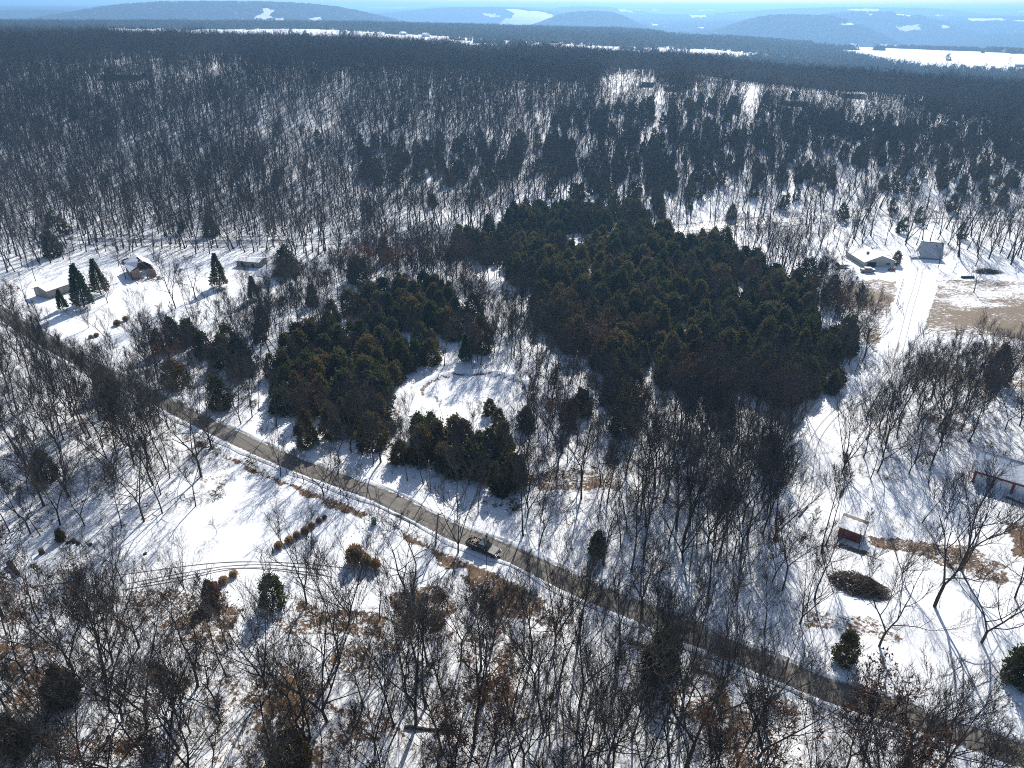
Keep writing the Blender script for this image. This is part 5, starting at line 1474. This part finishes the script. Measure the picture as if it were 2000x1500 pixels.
CLAB = {
 'small_clearing': 'small cedar by the small pond',
 'pond_front': 'small cedar at the near shore of the big pond',
 'wood_bottom': 'small olive-green cedar under the bare trees nearest the viewer', 'wood_left': 'small cedar in the snowy wood left of the lawn',
 'cedar_left': 'bronze-green cedar in the stand round the big pond', 'cedar_main': 'dark bronze-green cedar in the main cedar block',
 'mix_right': 'dark cedar mixed with bare trees below the main cedar block', 'north_road': 'dark cedar among thin trunks above the road', 'north_road_thin': 'dark cedar among thin trunks above the road',
 'verge': 'dark cedar in the roadside thicket at left', 'grey_mid': 'dark cedar in the pale thicket between the two ponds', 'clump_right': 'dark cedar in the clump beside the brown field',
 'cedar_up': 'blue-green cedar in the band beyond the white strip', 'wood_right': 'cedar in the wood between track and barn', 'mix_ne': 'cedar in the thicket right of the homestead', 'hillside': 'cedar on the wooded slope',
 'lawn_right': 'cedar on the right snow lawn', 'valley_right': 'cedar on the snowy valley floor', 'home_left': 'cedar on the left homestead lawn'}
prng = np.random.default_rng(77)
MARKS = [(925, 760, 'the big pond'), (962, 575, 'the small pond'), (945, 1070, 'the pickup truck'), (590, 1040, 'the row of straw clumps'), (705, 1090, 'the tall brown grass clump'),
 (803, 1180, 'the gnarled oak'), (731, 1020, 'the green bin'), (1660, 1050, 'the red shed'), (1679, 1145, 'the brush pile'), (1950, 930, 'the red barn'), (1715, 505, 'the cream house'), (1815, 495, 'the steep-roofed barn'),
 (1590, 870, 'the snowy track curve'), (100, 570, 'the pale grey shed'), (283, 530, 'the ruined house'), (485, 518, 'the long low shed'), (838, 1425, 'the fallen trunk'), (369, 740, 'the short roadside pole'),
 (1288, 1320, 'the dark straight log'), (82, 1080, 'the lone stump'), (28, 1112, 'the rotten log'), (500, 1105, 'the wheel ruts'), (841, 930, 'the pole at the cedar edge'), (1347, 1090, 'the straight dark pole'), (1531, 1050, 'the thin bare pole'),
 (1340, 1400, 'the tree with pale limbs'), (288, 1330, 'the dark leaning tree'), (640, 1330, 'the dense upright tree'), (1765, 1420, 'the gnarled roadside tree'), (1900, 1330, 'the right frame edge'),
 (810, 470, 'the white creek strip'), (1880, 640, 'the brown field'), (1520, 1300, 'the bend of the lane'), (60, 700, 'the upper left road'), (300, 800, 'the road above the hedgerow'), (1125, 1145, 'the road right of the truck'), (1640, 1360, 'the lower right road'),
 (535, 1160, 'the broad round cedar'), (165, 980, 'the forked edge tree'), (1500, 880, 'the green trackside cedar'), (1130, 480, 'the white gap beyond the cedars')]
USED = {}
def own_label(kind, form, t, sizes):
    px, py = t[8], t[9]
    c = sorted(((px - m[0]) ** 2 + (1.5 * (py - m[1])) ** 2, m) for m in MARKS)
    rel = t[3] / sizes; size = 'short' if rel < .78 else ('tall' if rel > 1.02 else 'middling')
    lean = ''
    if abs(t[6]) > .05: lean = ', leaning'
    for q, m in c[:4]:
        dx, dy = px - m[0], (py - m[1]) * 1.3
        d = math.hypot(dx, dy); near = 'just' if d < 60 else ('a little' if d < 130 else ('well' if d < 240 else 'far'))
        a = math.degrees(math.atan2(-dy, dx)) % 360
        dr = ['right of', 'behind and right of', 'behind', 'behind and left of', 'left of', 'before and left of', 'in front of', 'before and right of'][int((a + 22.5) // 45) % 8]
        lb = f'{size} {form} {kind}{lean} {near} {dr} {m[2]}'
        if lb not in USED: break
    if lb in USED:
        for i in range(7):
            for j in range(i + 1, 8):
                a_, b_ = c[i][1], c[j][1]
                if (a_[0] - px) * (b_[0] - px) + (a_[1] - py) * (b_[1] - py) < 0:
                    l2 = f'{size} {form} {kind} between {a_[2]} and {b_[2]}'
                    if l2 not in USED and len(l2.split()) <= 16: USED[l2] = 1; return l2
    USED[lb] = 1
    return lb
FORMS = {id(BARE[i]): f for i, f in enumerate(['straight', 'straight', 'upright', 'slender', 'upright', 'slender', 'spreading', 'many-stemmed'])}
FORMS.update({id(OPENT[i]): f for i, f in enumerate(['broad', 'spreading', 'fan-shaped', 'crooked', 'broad', 'fan-shaped'])})
FORMS.update({id(r): 'russet-leaved' for r in RUSSET})
FORMS.update({id(CEDAR[i]): f for i, f in enumerate(['full', 'broad', 'narrow', 'round', 'broad', 'slim'])})
for t in bare_i:
    rn = t[7]; pool = BARE if rn not in ('lawn_right', 'home_left', 'valley_right') else OPENT
    if prng.random() < .03 and rn in ('mix_right', 'cedar_left', 'north_road', 'wood_bottom'): pr = RUSSET[prng.integers(0, 2)]; lb = BLAB.get(rn, BLAB['hillside']).replace('bare tree', 'tree with russet leaves').replace('dark tree', 'tree')
    else: pr = pool[prng.integers(0, len(pool))] if prng.random() < .8 else OPENT[prng.integers(0, len(OPENT))]; lb = BLAB.get(rn, BLAB['hillside'])
    russ = 'russet' in lb; lb = own_label('tree' if russ else 'bare tree', FORMS[id(pr)], t, 14.5)
    place_tree('russet_tree' if russ else 'bare_tree', 'tree', pr, t[:3], t[4], t[3] / pr[0], lb, ('russet-leaved trees in ' if russ else 'bare trees in ') + rn.replace('_', ' '), (t[5], t[6]))
for t in ced_i:
    pr = CEDAR[prng.integers(0, len(CEDAR))]
    rt_ = place_tree('cedar_tree', 'evergreen tree', pr, t[:3], t[4], t[3] / pr[0], own_label('cedar', FORMS[id(pr)], t, 7.3), 'cedars in ' + t[7].replace('_', ' '), (t[5], t[6])); wf = prng.uniform(.85, 1.3); rt_.scale = (rt_.scale[0] * wf, rt_.scale[1] * wf * prng.uniform(.9, 1.1), rt_.scale[2])

# ---- the rest: one object per kind of wood, geometry-node instances on points
def protos_ng(name, meshes):
    ng = bpy.data.node_groups.new(name, 'GeometryNodeTree')
    ng.interface.new_socket('Geometry', in_out='INPUT', socket_type='NodeSocketGeometry')
    ng.interface.new_socket('Geometry', in_out='OUTPUT', socket_type='NodeSocketGeometry')
    N = ng.nodes; L = ng.links
    gi = N.new('NodeGroupInput'); go = N.new('NodeGroupOutput')
    j2 = N.new('GeometryNodeJoinGeometry')
    for i, me in enumerate(meshes):
        po = bpy.data.objects.new('pattern_tree', me)          # only referenced by the node tree
        oi = N.new('GeometryNodeObjectInfo'); oi.inputs['Object'].default_value = po
        eq = N.new('FunctionNodeCompare'); eq.data_type = 'INT'; eq.operation = 'EQUAL'
        a = N.new('GeometryNodeInputNamedAttribute'); a.data_type = 'INT'; a.inputs['Name'].default_value = 'vid'
        L.new(a.outputs['Attribute'], eq.inputs[2]); eq.inputs[3].default_value = i
        ip = N.new('GeometryNodeInstanceOnPoints')
        L.new(gi.outputs[0], ip.inputs['Points']); L.new(eq.outputs[0], ip.inputs['Selection'])
        L.new(oi.outputs['Geometry'], ip.inputs['Instance'])
        r = N.new('GeometryNodeInputNamedAttribute'); r.data_type = 'FLOAT_VECTOR'; r.inputs['Name'].default_value = 'rot'
        s = N.new('GeometryNodeInputNamedAttribute'); s.data_type = 'FLOAT_VECTOR'; s.inputs['Name'].default_value = 'scl'
        L.new(r.outputs['Attribute'], ip.inputs['Rotation']); L.new(s.outputs['Attribute'], ip.inputs['Scale'])
        L.new(ip.outputs[0], j2.inputs[0])
    L.new(j2.outputs[0], go.inputs[0])
    return ng

def scatter_obj(name, P, rot, scl, vid, meshes, label, cat):
    if len(P) == 0: return
    me = bpy.data.meshes.new(name); me.from_pydata([tuple(map(float, p)) for p in P], [], [])
    a = me.attributes.new('rot', 'FLOAT_VECTOR', 'POINT'); a.data.foreach_set('vector', np.asarray(rot, np.float32).ravel())
    a = me.attributes.new('scl', 'FLOAT_VECTOR', 'POINT'); a.data.foreach_set('vector', np.asarray(scl, np.float32).ravel())
    a = me.attributes.new('vid', 'INT', 'POINT'); a.data.foreach_set('value', np.asarray(vid, np.int32))
    o = link(bpy.data.objects.new(name, me)); tag(o, label, cat, kind='stuff')
    m = o.modifiers.new('scatter', 'NODES'); m.node_group = protos_ng(name, meshes)
    print('STUFF', name, len(P)); return o

def from_list(name, lst, protos, label, cat, seed, wide=(1, 1)):
    rg = np.random.default_rng(seed); n = len(lst); A = np.array([[t[0], t[1], t[2], t[3], t[4], t[5], t[6]] for t in lst])
    vid = rg.integers(0, len(protos), n); Hs = np.array([p[0] for p in protos])[vid]
    s = A[:, 3] / Hs; wd = rg.uniform(*wide, n)
    scatter_obj(name, A[:, :3], np.stack([A[:, 5], A[:, 6], A[:, 4]], 1), np.stack([s * wd, s * wd, s], 1), vid, [p[1][3] for p in protos], label, cat)
near_s = [t for t in bare_s if math.hypot(t[0], t[1]) < 235]; mid_s = [t for t in bare_s if math.hypot(t[0], t[1]) >= 235]
from_list('bare_wood', near_s, BARE + OPENT[:2] + RUSSET[:1], 'the remaining bare trees round lawn, road and cedars', 'wood', 1)
from_list('cedar_stand', ced_s, CEDAR, 'the remaining dark cedars of the two stands', 'wood', 2, (.9, 1.15))

# slopes and plateau beyond 300 m
X, Y, rng = scatter(5.3, 300, 860, seed=31)
Z, PX, PY, RG = classify(X, Y); ok = far_enough(X, Y)
for c in CLEAR_HILL:
    jx, jy = jit(PX, PY, X, Y, 3.0); ok &= ~(pip(jx, jy, c) & (rng.uniform(0, 1, X.shape) < .93))
U = X / Y
dens = np.where(U < .12, .10, .0) + 1.9 * fbm(X / 58, Y / 75, 71, 3)
# brighter, thinner wood on the right-hand slope
thin = 1.0
k = RG >= 0
nm = np.array([REG[i][0] if i >= 0 else '' for i in RG])
dens = np.where(nm == 'valley_right', .45, dens * thin); dens = np.where(nm == 'clear', 0.03, dens)
nocrest = ok & (rng.uniform(0, 1, X.shape) < dens)
cedp = np.where((U > .05) & (PY > 205) & (PY < 400), .26, .012)
cedp = np.where((PX > 700) & (PX < 1300) & (PY > 285) & (PY < 360), .5, cedp)
cedp = np.where((nm == 'cedar_up'), .95, cedp); cedp = np.where(nm == 'valley_right', .12, cedp)
cb = rng.uniform(0, 1, X.shape) < cedp
hs = 9.5 + 9.5 * np.sqrt(rng.uniform(0, 1, X.shape)) * (.7 + .5 * fbm(X / 60, Y / 60, 73, 2))
tall = [(X[i], Y[i], Z[i], hs[i], rng.uniform(0, 6.28), rng.normal(0, .05), rng.normal(0, .05)) for i in np.nonzero(nocrest & ~cb)[0]]
cd = [(X[i], Y[i], Z[i], hs[i] * .46, rng.uniform(0, 6.28), 0., 0.) for i in np.nonzero(nocrest & cb)[0]]
# pale sycamores along the creek
from_list('hillside_wood', mid_s + [t[:7] for t in tall], MID, 'bare woodland covering the hillsides and the valley floor', 'wood', 3, (.9, 1.2))
from_list('hillside_cedars', cd, [CEDAR[0], CEDAR[4]] + FCEDAR, 'blue-green cedars scattered through the hillside wood', 'wood', 4)

# plateau and far woods, 860 - 2400 m
def in_fields(px, py, x, y):
    r = np.zeros(px.shape, bool)
    jx, jy = jit(px, py, x / 12, y / 12, 1.6)
    for f in FIELDS: r |= pip(px, jy, f)
    d = np.hypot(x, y)
    return r & ((fbm(x / 170, y / 260, 83, 3) > .47) | (d < 2400)) & ((fbm(x / 130, y / 90, 87, 3) > .27) | (x > 450))
X, Y, rng = scatter(8.6, 860, 2500, seed=41)
Z = height(X, Y); PX, PY = project(np.stack([X, Y, Z], -1))
ok = ~in_fields(PX, PY, X, Y)
tr = rng.uniform(0, 1, X.shape)
ok |= tr < .0015
ok &= tr < .92
hs = rng.uniform(11, 17, X.shape)
far = [(X[i], Y[i], Z[i], hs[i], rng.uniform(0, 6.28), 0., 0.) for i in np.nonzero(ok)[0]]
from_list('plateau_wood', far, FAR + FCEDAR[:1], 'dark bare forest on the plateau and in the valleys beyond it', 'forest', 5, (1.1, 1.6))

# ---- canopy of the distant forests
def make_canopy():
    rr = [2350.0]
    while rr[-1] < 27000: rr.append(rr[-1] * 1.0052)
    rr = np.array(rr); aa = np.radians(np.arange(-36.5, 36.51, .125))
    R_, A_ = np.meshgrid(rr, aa, indexing='ij')
    rg = np.random.default_rng(3)
    R_ = R_ * (1 + rg.uniform(-.0018, .0018, R_.shape)); A_ = A_ + np.radians(rg.uniform(-.04, .04, A_.shape))
    x = R_ * np.sin(A_); y = R_ * np.cos(A_); z = height(x, y)
    px, py = project(np.stack([x, y, z], -1))
    fld = in_fields(px, py, x, y)
    n = fbm(x / 520 + 9, y / 900 + 2, 91, 4)
    wood = ~fld & (n > np.where(R_ > 3200, .335, .2))
    wood |= (x > -3000) & (x < 500) & (y > 2900) & (y < 5700) & (fbm(x / 140, y / 200, 96, 3) < .60)
    zz = z + np.where(wood, rg.uniform(6.5, 15.5, z.shape) + 4 * (fbm(x / 60, y / 60, 92, 2) - .5), -2.0)
    V = np.stack([x, y, zz], -1).reshape(-1, 3); nr, na = x.shape
    idx = np.arange(nr * na).reshape(nr, na)
    F = np.stack([idx[:-1, :-1], idx[1:, :-1], idx[1:, 1:], idx[:-1, 1:]], -1).reshape(-1, 4)
    w = wood.reshape(-1); F = F[w[F].any(1)]
    m, nt, b = mat('far_canopy')
    P = geopos(nt); f = noise(nt, .05, 4, .7, P)
    g = noise(nt, .012, 3, .6, P)
    c = ramp(nt, f, [(.35, (.022, .020, .018)), (.6, (.060, .054, .048))])
    sn = math_(nt, 'MULTIPLY', smoothstep_n(nt, f, .60, .68), smoothstep_n(nt, g, .50, .60))
    nt.links.new(mixc(nt, math_(nt, 'MULTIPLY', sn, .55), c, (.75, .77, .8)), b.inputs['Base Color'])
    b.inputs['Roughness'].default_value = 1; b.inputs['Specular IOR Level'].default_value = 0
    me = mesh_np('distant_forest', V, [F], [m])
    o = link(bpy.data.objects.new('distant_forest', me)); tag(o, 'hazy blue forest on the far hills up to the horizon', 'forest', kind='stuff')
make_canopy()

# ---- undergrowth near the viewer
BR = [brush_mesh('brush', 800 + i, n_, h_, .7, w_, mn, le, rt) for i, (n_, h_, w_, mn, le, rt) in enumerate(
    [(26, .9, .012, 'brush', .35, 3), (22, 1.4, .013, 'twig', .25, 2), (34, .6, .014, 'brush', .5, 5), (20, 2.0, .013, 'twig', .2, 1), (40, .45, .02, 'russet', .6, 6)])]
SH = [shrub_mesh(820, 150, 1.7, 1.2, 'olive'), shrub_mesh(821, 160, 1.4, 1.4, 'brush'), shrub_mesh(822, 150, 2.2, 1.1, 'olive')]
X, Y, rng = scatter(1.35, 36, 175, seed=51)
Z, PX, PY, RG = classify(X, Y); ok = far_enough(X, Y)
nm = np.array([REG[i][0] if i >= 0 else 'other' for i in RG])
w = np.select([nm == 'wood_bottom', nm == 'wood_left', nm == 'north_road', nm == 'north_road_thin', nm == 'wood_right', nm == 'mix_right', nm == 'lawn_right', nm == 'verge', nm == 'lawn_left'],
              [.32, .26, .34, .14, .34, .4, .015, .4, .004], .12)
w = w * (.3 + 1.4 * fbm(X / 5, Y / 5, 95, 2))
for p, v in LITTER_POLYS: w = np.where(pip(PX, PY, p), np.where(nm == 'lawn_right', .5, np.maximum(w, .6)), w)
ds = seg_dist(X, Y, DARK_STRIPS[0]); w = np.where(ds < 1.8, .9, w)
k = ok & (rng.uniform(0, 1, X.shape) < w); n = int(k.sum())
vid = rng.integers(0, 5, n); vid = np.where(ds[k] < 1.8, rng.choice([0, 2, 4], n), vid)
s = rng.uniform(.6, 1.25, n) * np.where(ds[k] < 1.8, .8, 1) * np.where(nm[k] == 'lawn_right', .4, 1); vid = np.where(nm[k] == 'lawn_right', rng.choice([0, 2], n), vid)
scatter_obj('undergrowth', np.stack([X[k], Y[k], Z[k]], 1), np.stack([rng.normal(0, .1, n), rng.normal(0, .1, n), rng.uniform(0, 6.28, n)], 1), np.stack([s, s, s], 1), vid, BR,
            'dry brown undergrowth and saplings on the wood floor', 'undergrowth')
X, Y, rng = scatter(3.1, 36, 190, seed=57)
Z, PX, PY, RG = classify(X, Y); ok = far_enough(X, Y)
nm = np.array([REG[i][0] if i >= 0 else 'other' for i in RG])
w = np.select([nm == 'wood_bottom', nm == 'wood_left', nm == 'north_road', nm == 'wood_right', nm == 'mix_right', nm == 'cedar_left', nm == 'verge'], [.12, .04, .08, .08, .2, .10, .35], .0)
w = w * (.4 + 1.2 * fbm(X / 9, Y / 9, 97, 2))
bank = [(1230, 1225), (1420, 1275), (1700, 1375), (2100, 1500), (2100, 1540), (1650, 1430), (1400, 1345), (1220, 1260)]
w = np.where(pip(PX, PY, bank), .5, w); w = np.where((ds_ := seg_dist(X, Y, DARK_STRIPS[0][-26:-12])) < 2.6, .5, w)
k = ok & (rng.uniform(0, 1, X.shape) < w); n = int(k.sum()); s = rng.uniform(.5, 1.3, n)
scatter_obj('shrubs', np.stack([X[k], Y[k], Z[k]], 1), np.stack([rng.normal(0, .1, n), rng.normal(0, .1, n), rng.uniform(0, 6.28, n)], 1), np.stack([s, s, s], 1), rng.integers(0, 3, n), SH,
            'low olive and brown shrubs under the bare trees', 'undergrowth')

# ------------------------------------------------------------------ haze
def haze():
    m = bpy.data.materials.new('air_haze'); m.use_nodes = True; nt = m.node_tree; nt.nodes.clear()
    o = nt.nodes.new('ShaderNodeOutputMaterial'); v = nt.nodes.new('ShaderNodeVolumePrincipled')
    v.inputs['Density'].default_value = HAZE_DENSITY; v.inputs['Color'].default_value = (*HAZE_COLOR, 1)
    v.inputs['Anisotropy'].default_value = HAZE_ANIS
    nt.links.new(v.outputs[0], o.inputs['Volume'])
    q = MB(); lo, hi = -172.0, 150.0
    q.box((0, 0, (lo + hi) / 2), (64000, 64000, hi - lo)); b = q.build('haze', m); b['kind'] = 'stuff'; b.visible_shadow = True
haze()
